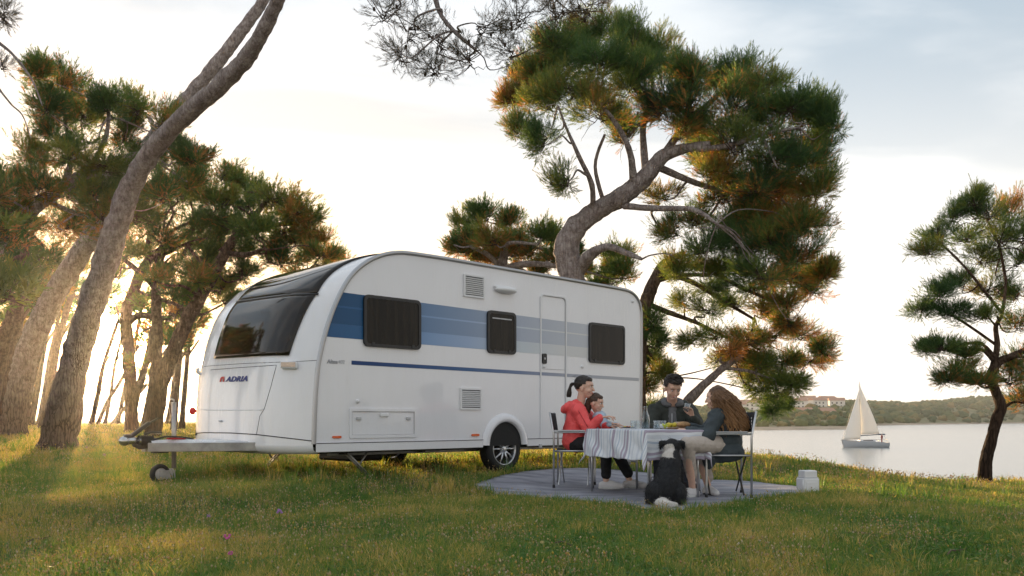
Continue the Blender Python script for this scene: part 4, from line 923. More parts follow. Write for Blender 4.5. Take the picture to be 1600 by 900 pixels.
pine('distant pine top showing beside the dark roof window', 36.0, [(520, 640, 16), (515, 500, 14), (510, 420, 10), (505, 390, 6)], [], [(505, 392, 26, 14), (530, 396, 22, 10), (480, 402, 26, 12), (500, 412, 34, 16), (540, 410, 26, 12), (470, 420, 30, 14)], needle=NB, seed=7, size=1.3, tufts=10, twigs=16, rust=.25, bark=m_bark_far)
pine('large spreading pine with a curved pale trunk rising behind the caravan', 19.0,
     [(925, 690, 42), (915, 600, 41), (905, 520, 40), (896, 450, 40), (886, 405, 38), (886, 380, 36), (902, 352, 33), (935, 328, 31), (975, 305, 29, -.2), (1010, 275, 27, -.4), (1035, 245, 22, -.5), (1070, 232, 15, -.6), (1110, 225, 9, -.8)],
     [[(905, 420, 22), (925, 396, 17, -.4), (950, 386, 12, -.7), (980, 396, 9, -.9), (1003, 405, 5, -1.1)],
      [(925, 335, 10), (925, 290, 9, -.5), (905, 245, 7, -.8), (885, 200, 5, -1), (872, 165, 3, -1.2)], [(945, 322, 8), (930, 260, 6, -.3), (945, 210, 4, -.4)],
      [(990, 297, 14, -.3), (985, 240, 10, -.7), (960, 190, 8, -1), (925, 150, 5, -1.2)], [(1010, 275, 14, -.4), (1005, 200, 10, 0), (1020, 140, 7, .4), (1010, 90, 4, .5)],
      [(1035, 245, 14, -.5), (1075, 190, 10, 0), (1120, 150, 7, .4), (1150, 110, 4, .5)], [(1070, 232, 12, -.6), (1130, 230, 9, -.9), (1190, 210, 6, -1.2), (1250, 200, 4, -1.4)],
      [(975, 322, 11, -.2), (1030, 326, 9, -.7), (1075, 326, 8, -1.2), (1100, 335, 6, -1.4), (1120, 350, 4, -1.5)], [(1030, 262, 12, -.4), (1100, 290, 9, -.1), (1170, 300, 7, .3), (1240, 290, 4, .5)]],
     [(800, 150, 26, 20), (820, 110, 30, 26), (860, 90, 34, 30), (815, 200, 24, 22, None, .6), (850, 215, 26, 20, None, .6), (885, 275, 30, 20, None, .5), (870, 60, 30, 20), (905, 55, 34, 30), (950, 45, 30, 26), (940, 95, 44, 30, -.9), (895, 130, 42, 32, -.9), (860, 150, 38, 30), (935, 165, 46, 30, -1), (985, 120, 46, 30, -.8), (990, 65, 36, 28), (1025, 80, 32, 24), (975, 205, 36, 28), (1030, 155, 42, 34, -.8), (1045, 110, 40, 26), (1085, 110, 36, 24), (1080, 155, 42, 30, -.9), (1125, 120, 34, 26), (1160, 115, 34, 26), (1200, 130, 36, 24), (1150, 160, 46, 32, -.8), (1235, 160, 34, 24), (1270, 175, 30, 24), (1210, 185, 50, 34, -.9), (1275, 220, 34, 30), (1300, 190, 20, 20), (1255, 235, 44, 34), (1150, 215, 48, 32, -1), (1200, 240, 46, 30), (1100, 200, 42, 28), (1120, 265, 44, 26), (1180, 280, 46, 28, -.9), (1240, 280, 40, 30), (1275, 290, 28, 26), (1220, 320, 46, 28), (1170, 330, 44, 26), (1255, 340, 34, 26), (1150, 370, 50, 28), (1205, 375, 46, 28, -.8), (1250, 390, 34, 24), (1095, 380, 40, 22, None, .6), (1060, 355, 30, 18, None, .5), (1120, 410, 46, 24), (1190, 420, 50, 24), (1250, 430, 40, 20), (1285, 425, 20, 16), (1060, 420, 36, 20, None, .6), (1040, 300, 28, 18, None, .4), (1110, 240, 44, 28), (1060, 190, 40, 26), (1130, 300, 44, 24), (1200, 290, 44, 26), (1140, 345, 40, 22), (1000, 100, 40, 24), (900, 95, 40, 28), (850, 115, 36, 24), (1230, 355, 40, 24), (1085, 340, 30, 16, None, .6), (1190, 350, 40, 24)],
     needle=NF, seed=8, fat=1.2, size=1.05, depth=1.3, tufts=36, twigs=34, rust=.16, cones=.03, bark=m_bark)
pine('second pine with drooping golden-brown boughs hanging behind the seated man', 21.0,
     [(1000, 700, 24), (998, 620, 23), (1000, 540, 22), (1008, 480, 22), (1022, 440, 20), (1040, 412, 16), (1070, 395, 9)],
     [[(1010, 475, 10), (1050, 490, 8, -.3), (1090, 505, 6, -.4), (1140, 530, 4, -.6)], [(1030, 425, 10), (1080, 440, 8), (1130, 470, 6, .3), (1180, 500, 4, .4)], [(1022, 440, 9), (1060, 430, 7, .4), (1110, 430, 5, .6)], [(1000, 540, 9), (1020, 560, 7, .4), (1040, 590, 4, .6)], [(1040, 412, 9), (1100, 420, 8), (1160, 450, 6), (1230, 480, 4)]],
     [(1070, 470, 34, 16, None, .5), (1110, 480, 34, 16, None, .6), (1150, 470, 36, 18), (1190, 480, 40, 20), (1230, 470, 36, 20), (1270, 450, 26, 16), (1120, 520, 34, 16, None, .6), (1165, 525, 36, 18), (1210, 520, 38, 20), (1250, 520, 34, 18), (1285, 545, 16, 12), (1265, 560, 28, 14), (1225, 560, 36, 18), (1180, 560, 34, 16), (1135, 555, 28, 14, None, .6), (1205, 590, 30, 16), (1235, 600, 22, 14), (1215, 625, 22, 16), (1190, 605, 20, 12, None, .6), (1160, 580, 26, 12, None, .6), (1020, 500, 20, 20), (1030, 530, 22, 20), (1015, 560, 16, 20), (1012, 600, 14, 22), (1018, 640, 14, 18), (1035, 580, 16, 14), (1080, 530, 24, 12, None, .5), (1235, 500, 30, 16), (1110, 445, 36, 16), (1180, 445, 40, 18), (1240, 440, 34, 16)],
     needle=NF, seed=9, size=1.0, depth=1.2, tufts=30, twigs=24, rust=.32, upb=.15, cones=.06, bark=m_bark_far)
pine('small pine on a bare leaning stem just behind the man and the curly-haired girl', 20.0,
     [(1040, 690, 15), (1062, 650, 15), (1085, 616, 15), (1105, 597, 13), (1130, 575, 11), (1160, 555, 7)], [[(1130, 575, 6), (1170, 580, 5), (1200, 590, 3)]],
     [(1165, 550, 28, 14), (1140, 545, 24, 12), (1190, 570, 26, 12), (1215, 610, 18, 14), (1175, 590, 22, 10, None, .6), (1205, 640, 13, 10), (1120, 560, 18, 10, None, .5)],
     needle=NF, seed=10, size=.95, depth=.7, tufts=20, twigs=16, rust=.55, upb=.1, bark=m_bark)
pine('isolated small pine with a bent trunk standing at the water edge', 16.3,
     [(1538, 752, 20), (1541, 720, 18), (1548, 690, 17), (1556, 660, 17), (1564, 635, 16), (1556, 612, 15), (1548, 588, 14), (1562, 565, 12), (1582, 556, 11), (1610, 540, 9, .2), (1640, 500, 7, .3)],
     [[(1552, 575, 11), (1558, 540, 9), (1556, 510, 7), (1566, 490, 5), (1572, 440, 4)], [(1564, 640, 6), (1552, 650, 3)], [(1572, 440, 5), (1560, 380, 4), (1540, 340, 3)], [(1558, 540, 5), (1500, 500, 4, .3), (1460, 480, 3, .4)], [(1566, 490, 5), (1510, 420, 4, -.3), (1470, 380, 3, -.4)]],
     [(1520, 310, 22, 18), (1545, 330, 30, 22), (1490, 335, 26, 18), (1580, 330, 30, 24), (1465, 365, 24, 16), (1510, 365, 34, 20), (1560, 370, 40, 24), (1600, 365, 36, 26), (1450, 390, 20, 10), (1530, 400, 36, 16), (1590, 405, 36, 18), (1500, 440, 32, 14), (1465, 455, 24, 14), (1545, 450, 38, 18), (1590, 455, 36, 20), (1440, 480, 18, 10), (1490, 485, 34, 12), (1540, 490, 36, 14), (1590, 500, 38, 20), (1470, 540, 24, 12), (1445, 545, 18, 8), (1510, 550, 30, 12), (1500, 575, 26, 12), (1580, 590, 36, 16), (1600, 560, 34, 22), (1530, 595, 22, 12), (1480, 590, 18, 10), (1600, 620, 28, 16), (1640, 450, 44, 50), (1640, 560, 44, 40), (1650, 370, 40, 40)],
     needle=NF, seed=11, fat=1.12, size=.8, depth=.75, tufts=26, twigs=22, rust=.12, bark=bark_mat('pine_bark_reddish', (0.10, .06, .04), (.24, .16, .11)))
# ------------------------------------------------------------ picnic mat, table, chairs, tableware
ZG = -0.13
mat_px = [(735, 768.5), (790, 758), (850, 751), (960, 749), (1090, 750), (1180, 753), (1235, 760), (1286, 771), (1262, 779), (1190, 786), (1120, 794), (1050, 801), (985, 795), (930, 790), (860, 784), (790, 777)]
mpts = []
for x, y in mat_px:
    Y = (HC-ZG)*FP/(y-655); mpts.append(((x-800)/FP*Y, Y))
mpoly = np.array(mpts)
def in_poly(X, Y, poly, grow=0.0):
    X = np.asarray(X); Y = np.asarray(Y); c = poly.mean(0); P = c+(poly-c)*(1+grow); ins = np.zeros(X.shape, bool); n = len(P); j = n-1
    for i in range(n):
        xi, yi = P[i]; xj, yj = P[j]
        m_ = ((yi > Y) != (yj > Y)) & (X < (xj-xi)*(Y-yi)/(yj-yi+1e-12)+xi); ins ^= m_; j = i
    return ins
m_mat = mat('outdoor_carpet', (0.20, 0.20, 0.235), 0.9, col2=(0.38, 0.38, 0.43), vscale=2.2, bump=.5, bscale=40, stretch=(1, 3, 1))
bmm = MB(); vv = [bmm.bm.verts.new((x, y, 0)) for x, y in mpts]; bmm.bm.faces.new(vv)
bmesh.ops.triangulate(bmm.bm, faces=bmm.bm.faces); 
for _ in range(4): bmesh.ops.subdivide_edges(bmm.bm, edges=[e for e in bmm.bm.edges if e.calc_length() > .25], cuts=1, use_grid_fill=True)
for v in bmm.bm.verts: v.co.z = max(gz(v.co.x, v.co.y), ZG-.02)+.018+.012*mnoise.noise(v.co*2.5)
bmesh.ops.recalc_face_normals(bmm.bm, faces=bmm.bm.faces)
for f in bmm.bm.faces:
    f.smooth = True
    if f.normal.z < 0: f.normal_flip()
mo = bmm.build('picnic_mat', m_mat); md = mo.modifiers.new('t', 'SOLIDIFY'); md.thickness = .012
tag(mo, 'grey woven ground mat spread on the grass under the table', 'mat')
m_alut = mat('brushed_aluminium_tube', (0.55, 0.55, 0.56), 0.35, metal=.85)
m_dfab = mat('dark_chair_fabric', (0.018, 0.02, 0.028), 0.9, bump=.2, bscale=300)
def chair(label, loc, rz, group='folding camping chairs at the table', mark=False):
    ch = thing('camping_chair', label, 'chair', loc, rz, group)   # faces local +x
    hw, dp = .27, .22
    for sg in (-1, 1):
        y = sg*hw; mb = MB()
        P, _ = smooth_path([(dp, y, .015), (dp, y, .55), (dp-.012, y, .61), (dp-.06, y, .632), (-dp, y, .632)], [1]*5, 4)
        mb.tube([Vector(p) for p in P], .0115, 8); mb.tube([(-dp, y, .015), (-dp, y, .60), (-dp-.045, y*.98, .86)], .0115, 8)
        mb.tube([(dp, y, .42), (-dp, y, .42)], .009, 8); mb.build('side_frame', m_alut, ch)
        MB().box((-.01, y, .651), (.34, .04, .014), bev=.006).build('armrest', m_alut, ch)
        for x in (dp, -dp): MB().tube([(x, y, 0), (x, y, .035)], .016, 8).build('foot', m_blackg, ch)
    for x in (dp*.75, -dp*.75):
        mb = MB(); mb.tube([(x, -hw, .03), (x, hw, .42)], .009, 6); mb.tube([(x+.02, hw, .03), (x+.02, -hw, .42)], .009, 6); mb.build('cross_bar', m_chas if mark else m_alut, ch)
    rows_ = [[(-dp-.005+(2*dp+.02)*i/8, -hw+2*hw*j/10, .432-.022*math.sin(math.pi*j/10)) for j in range(11)] for i in range(9)]
    s_o = MB().grid(rows_).build('seat', m_dfab, ch); q = s_o.modifiers.new('t', 'SOLIDIFY'); q.thickness = .012
    rows_ = [[(-dp-.012-.03*(i/5)-.02*math.sin(math.pi*j/10), -hw+2*hw*j/10, .65+.2*i/5) for j in range(11)] for i in range(6)]
    b_o = MB().grid(rows_).build('backrest', m_dfab, ch); q = b_o.modifiers.new('t', 'SOLIDIFY'); q.thickness = .014
    if mark:
        mk = MB()
        for k in range(4): mk.box((-dp+.004-.03*.5-.004, hw-.075-.004*k, .70+.03*k), (.004, .014, .02), Matrix.Rotation(R(12), 3, 'X'))
        mk.build('mark', m_wtrim, b_o)
    return ch
chw = chair('silver-framed camping chair the woman in red sits on', (0.73, 10.42, ZG+.03), R(-8))
chg = chair('dark camping chair with silver frame under the curly-haired girl', (2.17, 9.15, ZG+.03), R(176), mark=True)
chm = chair('camping chair under the man on the far side of the table', (1.88, 10.42, ZG+.03), R(-97))
# table frame
T1 = Vector((.83, 9.86, 0)); T2 = Vector((1.30, 8.66, 0)); e1 = (T2-T1).normalized(); L1 = (T2-T1).length; e2 = Vector((-e1.y, e1.x, 0)); L2 = .64; ZT = .70+ZG
tb = thing('folding_table', 'camping table hidden under a striped cloth with thin silver legs', 'table', (T1+e1*L1/2+e2*L2/2)+Vector((0, 0, ZG+.02)), math.atan2(e1.y, e1.x))
MB().box((0, 0, .66), (L1-.04, L2-.04, .03), bev=.008).build('tabletop', m_lgrey, tb)
for a_ in (-1, 1):
    for b_ in (-1, 1):
        MB().tube([(a_*(L1/2-.03), b_*(L2/2-.04), 0), (a_*(L1/2-.03), b_*(L2/2-.04), .65)], .0125, 8).build('leg', m_alut, tb)
mb = MB()
for b_ in (-1, 1): mb.tube([(-(L1/2-.05), b_*(L2/2-.06), .62), ((L1/2-.05), b_*(L2/2-.06), .62)], .01, 6)
mb.tube([(-(L1/2-.03), -(L2/2-.04), .6), (-(L1/2-.03), (L2/2-.04), .6)], .01, 6); mb.build('rail', m_alut, tb)
# cloth
m_cl = bpy.data.materials.new('striped_cotton'); m_cl.use_nodes = True; t = m_cl.node_tree; b = t.nodes['Principled BSDF']; b.inputs['Roughness'].default_value = .9
at = t.nodes.new('ShaderNodeAttribute'); at.attribute_name = 'stripe'; fr = t.nodes.new('ShaderNodeMath'); fr.operation = 'FRACT'; t.links.new(at.outputs['Fac'], fr.inputs[0])
rr = t.nodes.new('ShaderNodeValToRGB'); rr.color_ramp.interpolation = 'CONSTANT'; e = rr.color_ramp.elements
cw, cb_, cm_, cg_ = (.70, .72, .76, 1), (.44, .50, .60, 1), (.38, .33, .41, 1), (.58, .61, .67, 1)
st_ = [(0, cw), (.07, cg_), (.12, cw), (.18, cb_), (.22, cw), (.27, cm_), (.36, cw), (.40, cg_), (.46, cw), (.50, cb_), (.53, cw), (.58, cg_), (.62, cw), (.66, cm_), (.70, cg_), (.74, cm_), (.80, cw), (.85, cb_), (.88, cw), (.94, cg_)]
e[0].position = 0; e[0].color = cw; e[1].position = .97; e[1].color = cw
for p_, c_ in st_[1:]:
    q = e.new(p_); q.color = c_
t.links.new(fr.outputs[0], rr.inputs[0]); t.links.new(rr.outputs[0], b.inputs['Base Color'])
tcn = t.nodes.new('ShaderNodeTexCoord'); nn_ = t.nodes.new('ShaderNodeTexNoise'); nn_.inputs['Scale'].default_value = 7; bu = t.nodes.new('ShaderNodeBump'); bu.inputs['Strength'].default_value = .35; bu.inputs['Distance'].default_value = .03
t.links.new(tcn.outputs['Object'], nn_.inputs['Vector']); t.links.new(nn_.outputs[0], bu.inputs['Height']); t.links.new(bu.outputs[0], b.inputs['Normal'])
na, nb = 130, 90; dr = .31; A_ = np.linspace(-L1/2-dr, L1/2+dr, na); B_ = np.linspace(-L2/2-dr, L2/2+dr, nb); V, ST = [], []
for a in A_:
    for b_ in B_:
        ca, cb2 = max(-L1/2, min(L1/2, a)), max(-L2/2, min(L2/2, b_)); da, db = a-ca, b_-cb2; r = math.hypot(da, db)
        if r < 1e-6: p = (a, b_, .685+.002*mnoise.noise(Vector((a*6, b_*6, 0))))
        else:
            u = Vector((da, db)).normalized(); along = a*7+b_*9
            corner = abs(da) > 1e-6 and abs(db) > 1e-6
            fold = .020*math.sin(along*1.3)+.007*math.sin(along*3.1+1)
            ou = .010+r*.09+fold*min(1, r/.22)**1.5+(.10*r*math.sin(2*math.atan2(abs(db), abs(da))) if corner else 0)
            dz_ = max(0, r-.01); p = (ca+u.x*ou, cb2+u.y*ou, .685-dz_*(.985 if not corner else .93)+.006*math.sin(along*3)*min(1, r/.2))
        V.append(p); ST.append(a*1.55+.31+.004*math.sin(b_*30))
I = np.arange(na*nb).reshape(na, nb)
cl = mesh_np('tablecloth', np.array(V), np.stack([I[:-1, :-1], I[1:, :-1], I[1:, 1:], I[:-1, 1:]], -1).reshape(-1, 4), m_cl, smooth=True, attrs={'stripe': ST})
cl.location = tb.location; cl.rotation_euler = tb.rotation_euler; q = cl.modifiers.new('t', 'SOLIDIFY'); q.thickness = .003
tag(cl, 'white, blue and mauve striped cloth draped over the camping table', 'tablecloth')
ZTT = tb.location.z+.690
def ON(px, Y): return Vector(((px-800)/FP*Y, Y, ZTT))
def thin_glass(name, tint, f0):
    m = bpy.data.materials.new(name); m.use_nodes = True; t = m.node_tree; t.nodes.remove(t.nodes['Principled BSDF'])
    a = t.nodes.new('ShaderNodeBsdfTransparent'); a.inputs[0].default_value = (*tint, 1); g = t.nodes.new('ShaderNodeBsdfGlossy'); g.inputs['Roughness'].default_value = .03
    lw = t.nodes.new('ShaderNodeLayerWeight'); lw.inputs[0].default_value = f0; mx = t.nodes.new('ShaderNodeMixShader')
    t.links.new(lw.outputs['Facing'], mx.inputs[0]); t.links.new(a.outputs[0], mx.inputs[1]); t.links.new(g.outputs[0], mx.inputs[2]); t.links.new(mx.outputs[0], t.nodes['Material Output'].inputs[0]); return m
m_clear = thin_glass('clear_glass', (.93, .95, .95), .28); m_water = thin_glass('drinking_water', (.82, .88, .90), .15)
m_chn = mat('white_china', (.8, .8, .8), .2, coat=.5)
def lathe_thing(name, label, cat, loc, prof_, m, group=None, cap=False):
    o = MB().lathe(prof_, n=28, cap=cap).build(name, m); o.location = loc; return tag(o, label, cat, group)
bt = lathe_thing('carafe', 'clear glass water carafe with a narrow neck standing on the striped cloth', 'carafe', ON(1008.5, 9.35), [(.0, 0), (.042, 0), (.045, .01), (.045, .10), (.04, .13), (.024, .175), (.018, .20), (.018, .225), (.021, .235), (.0185, .235), (.0155, .225), (.0155, .20), (.0215, .175), (.0375, .13), (.042, .10), (.042, .014), (.0, .010)], m_clear)
MB().lathe([(0, .012), (.0405, .015), (.0408, .10), (.0385, .118), (0, .118)], n=24).build('water', m_water, bt)
tum = [(.0, 0), (.031, 0), (.034, .085), (.032, .085), (.029, .012), (.0, .010)]
for k, (px, Y, lab) in enumerate(((1026, 9.25, 'clear drinking glass just right of the carafe'), (996, 9.6, 'clear drinking glass just left of the carafe'), (1036, 9.75, 'small clear glass standing behind the lemon plate'), (990, 9.4, 'short clear glass beside the snack plate'))):
    g_ = lathe_thing('drinking_glass', lab, 'glass', ON(px, Y), tum, m_clear, 'glasses on the striped cloth')
    if k in (0, 2): MB().lathe([(0, .013), (.0285, .014), (.031, .05), (0, .05)], n=20).build('water', m_water, g_)
pl = [(0, .004), (.055, .004), (.085, .014), (.088, .017), (.083, .016), (.054, .008), (0, .008)]
m_lem = mat('lemon_yellow', (.62, .50, .05), .5, var=.15, vscale=30); m_grn = mat('leaf_green', (.16, .30, .04), .6); m_orn = mat('orange_fruit', (.62, .24, .05), .5); m_brd = mat('bread_crust', (.42, .25, .12), .85, var=.3, vscale=25, bump=.4, bscale=60); m_bf = mat('salami_red', (.35, .08, .06), .5)
p1_ = ON(1049, 9.3); plate = lathe_thing('plate', 'white plate holding cut lemons near the man', 'plate', p1_, pl, m_chn, 'plates on the striped cloth')
for k, (dx, dy, r_) in enumerate(((-.03, -.02, .028), (.03, -.015, .028), (0, .03, .026))):
    lm = MB().ball((0, 0, 0), (r_, r_*1.2, r_*.95), n=14).build('lemon', m_lem); lm.location = p1_+Vector((dx, dy, .012+r_)); tag(lm, ('lemon on the left of the white plate', 'lemon on the right of the white plate', 'lemon at the back of the white plate')[k], 'lemon', 'lemons on the white plate')
mb = MB()
for k in range(9):
    a = k*.7; mb.tube([(0, 0, 0), (.012*math.cos(a), .012*math.sin(a), .035), (.03*math.cos(a), .03*math.sin(a), .05+.012*math.sin(k*3))], [.003, .009, .003], 5)
hb = mb.build('herb_sprig', mat('yellow_green_leaves', (.45, .50, .06), .6)); hb.location = ON(1039, 9.15); tag(hb, 'yellow-green leafy sprig standing beside the lemon plate', 'herbs')
p2_ = ON(982, 9.65); lathe_thing('plate', 'dark snack plate in front of the woman in red', 'plate', p2_, pl, mat('dark_stoneware', (.10, .10, .11), .4), 'plates on the striped cloth')
for k in range(6):
    a = k*1.05; sn = MB().ball((0, 0, 0), (.018, .013, .009), n=8).build('snack', (m_lem, m_bf, m_orn)[k % 3]); sn.location = p2_+Vector((.035*math.cos(a), .035*math.sin(a), .018)); sn.rotation_euler = (0, 0, a)
    tag(sn, ('yellow snack piece at the right of the dark plate', 'dark red snack piece at the back right of the dark plate', 'orange snack piece at the back left of the dark plate', 'yellow snack piece at the left of the dark plate', 'dark red snack piece at the front left of the dark plate', 'orange snack piece at the front right of the dark plate')[k], 'snack', 'snack pieces on the dark plate')
bb = MB().box((0, 0, .008), (.26, .16, .016), bev=.005).build('cutting_board', mat('dark_wood_board', (.16, .085, .045), .6, var=.3, vscale=20, stretch=(1, 6, 1))); bb.location = ON(1066, 9.2); bb.rotation_euler = (0, 0, .3); tag(bb, 'brown wooden board under the torn bread in front of the girl', 'board')
mb = MB(); mb.ball((0, 0, .03), (.085, .045, .032), n=16); br = mb.build('bread_loaf', m_brd); br.location = ON(1068, 9.2)+Vector((0, 0, .015)); br.rotation_euler = (0, 0, .5); tag(br, 'small crusty bread loaf on the wooden board', 'bread')
pk = MB().box((0, 0, .035), (.12, .07, .07), Matrix.Rotation(R(8), 3, 'X'), bev=.012).build('paper_bag', mat('kraft_paper', (.42, .32, .22), .9, var=.15, vscale=12, bump=.5, bscale=25)); pk.location = ON(1062, 9.5)+Vector((0, 0, .0)); pk.rotation_euler = (0, 0, .4); tag(pk, 'crumpled brown paper bag behind the bread', 'bag')
bw = lathe_thing('bowl', 'small white bowl between the glass and the lemon plate', 'bowl', ON(1034, 9.45), [(0, .004), (.03, .004), (.05, .025), (.056, .05), (.053, .05), (.047, .027), (.028, .01), (0, .01)], m_chn)
# white water canister
jc = thing('water_canister', 'white plastic canister with a stepped lid at the right end of the mat', 'canister', (G(1262, 773).x, G(1262, 773).y, G(1262, 773).z), .25)
m_wp = mat('white_polyethylene', (.74, .73, .74), .5, var=.03, vscale=5)
sc_ = 1.0
q = MB(); q.box((0, 0, .09), (.185, .16, .18), bev=.02, seg=4); q.box((0, -.079, .09), (.13, .012, .10), bev=.005); q.build('body', m_wp, jc)
q = MB(); q.box((0, 0, .215), (.15, .13, .085), bev=.014, seg=3); q.build('lid', m_wp, jc)
MB().box((0, 0, .182), (.165, .145, .012), bev=.004).build('rim', m_lgrey, jc)
MB().tube([(-.09, -.06, .03), (-.1, -.07, .10), (-.09, -.06, .16)], .008, 6).build('handle', m_wp, jc)
# ------------------------------------------------------------ sailboat
SB = W(1352, 702, 181); SB.z = ZW
sb = thing('sailboat', 'white sailboat with two cream sails crossing the bay', 'sailboat', SB, 0)
m_hull = mat('boat_white_hull', (.45, .47, .50), .4); m_sail = mat('sail_cloth', (.82, .80, .76), .8); sm = m_sail.node_tree
tr = sm.nodes.new('ShaderNodeBsdfTranslucent'); tr.inputs[0].default_value = (.85, .85, .85, 1); mx = sm.nodes.new('ShaderNodeMixShader'); mx.inputs[0].default_value = .25; sm.links.new(sm.nodes['Principled BSDF'].outputs[0], mx.inputs[1]); sm.links.new(tr.outputs[0], mx.inputs[2]); sm.links.new(mx.outputs[0], sm.nodes['Material Output'].inputs[0])
rows_ = []
for i in range(21):
    u = i/20; x = -4.75+9.2*u; hb_ = 1.45*math.sin(math.pi*min(1, u*.62+.03))**.8*(1 if u < .9 else .96); zt_ = 1.35-.35*u+.25*(1-u)**3; x0 = x
    row = []
    for j in range(13):
        a = math.pi*j/12; yy = -math.cos(a)*hb_; zz = zt_-(math.sin(a)**.7)*(zt_+.35)
        row.append((x0+(1-math.sin(a))*-.0+(.55*(math.sin(a))*(1-u)**2), yy, zz))
    rows_.append(row)
hl = MB().grid(rows_); 
dk = [r[0] for r in rows_]+[r[-1] for r in rows_][::-1]; hl.bm.faces.new([hl.bm.verts.new(Vector(p)-Vector((0, 0, .04))) for p in dk]); hl.bm.faces.new([hl.bm.verts.new(p) for p in rows_[-1]])
hull = hl.build('hull', m_hull, sb)
MB().box((.3, 0, 1.35), (3.2, 1.5, .4), bev=.15).build('cabin', m_white, sb); MB().box((.3, -.77, 1.4), (2.0, .03, .14)).build('cabin_window', m_seam, sb)
MB().tube([(-1.2, 0, 1.1), (-1.2, 0, 13.3)], [.09, .05], 8).build('mast', m_galv, sb)
MB().tube([(-1.15, 0, 2.35), (3.1, 0, 2.6)], .09, 8).build('boom', mat('dark_boom', (.04, .06, .09), .6), sb)
MB().box((3.3, 0, 2.62), (1.4, .5, .25), bev=.1).build('boom_cover', mat('navy_canvas', (.03, .06, .12), .8), sb)
def sail(P, Q, T, belly, name, clew=None):
    rows_ = []
    for i in range(17):
        v = i/16; a = Vector(P).lerp(Vector(T), v); c = Vector(Q).lerp(Vector(T), v); row = []
        for j in range(11):
            u = j/10; p = a.lerp(c, u); row.append(p+Vector((0, -belly*math.sin(math.pi*u)*(1-v)**.6, 0))+Vector((.35*math.sin(math.pi*v)*u*(1-v), 0, 0)))
        rows_.append(row)
    o = MB().grid(rows_).build(name, m_sail, sb); q = o.modifiers.new('t', 'SOLIDIFY'); q.thickness = .02; return o
sail((-1.05, 0, 2.6), (2.75, -.3, 2.75), (-1.12, 0, 12.6), .55, 'mainsail'); sail((-4.6, -.1, 1.5), (-1.35, -.9, 1.7), (-1.28, 0, 11.6), .7, 'foresail')
crew = thing('person', 'tiny helmsman in dark red standing at the stern of the sailboat', 'person', SB+Vector((3.2, -.35, .95)))
MB().tube([(0, 0, 0), (0, .05, .8), (0, 0, .95), (0, 0, 1.35), (0, 0, 1.5)], [.12, .15, .2, .24, .09], 8).build('body', mat('dark_red_jacket', (.25, .05, .05), .8), crew); MB().ball((0, 0, 1.62), (.11, .11, .13), n=8).build('head', mat('sailor_skin', (.5, .32, .24), .6), crew)
mb = MB(); mb.tube([(-4.7, 0, 1.5), (-1.2, 0, 13.0)], .02, 4); mb.tube([(4.4, 0, 1.1), (-1.2, 0, 13.2)], .02, 4); mb.build('rigging', m_galv, sb)
mb = MB()
for x, y in ((2.2, -1.1), (3.2, -1.05), (4.2, -.95), (2.2, 1.1), (3.2, 1.05), (4.2, .95)): mb.tube([(x, y, .9), (x, y, 1.6)], .025, 4)
mb.tube([(-.5, -1.25, 1.55), (4.25, -.95, 1.6), (4.25, .95, 1.6), (-.5, 1.25, 1.55)], .02, 4); mb.build('guard_rail', m_galv, sb)
# ------------------------------------------------------------ grass
m_grass = ramp_attr('grass_blades', 'tint', [(0, (0.055, 0.14, 0.032)), (0.32, (0.105, 0.20, 0.050)), (0.56, (0.22, 0.25, 0.070)), (0.75, (0.40, 0.31, 0.10)), (1, (0.52, 0.40, 0.20))], 0.6, 0.4, 0.3, (2.0, 1.8, .9))
m_head = ramp_attr('seed_heads', 'tint', [(0, (0.40, 0.33, 0.20)), (0.4, (0.52, 0.42, 0.26)), (0.7, (0.50, 0.30, 0.14)), (.85, (.60, .45, .08)), (1, (0.62, 0.58, 0.50))], 0.8, 0.4, 0.2, (1.3, 1.2, 1))
def spread(n, y0, y1, pw, margin=1.08):
    u = RNG.random(n); 
    Y = (y0**(1-pw)+(y1**(1-pw)-y0**(1-pw))*u)**(1/(1-pw)); X = (RNG.random(n)*2-1)*(Y*.572*margin+.6)
    return X, Y
def keep(X, Y, land=True):
    k = ~in_poly(X, Y, mpoly, -.015)
    ye = np.interp(X, YE_X, YE_Y); k &= Y < ye+3.0
    return k
def patchn(X, Y, s, seed, k=5):
    """cheap smooth 2-D noise"""
    r = np.random.default_rng(seed); v = np.zeros(len(X))
    for i in range(k):
        a = r.uniform(0, 6.28); f = s*r.uniform(.6, 1.9); v += np.sin((X*math.cos(a)+Y*math.sin(a))*f+r.uniform(0, 6.28)+1.3*np.sin((X*math.sin(a)-Y*math.cos(a))*f*.7+i))
    return v/k
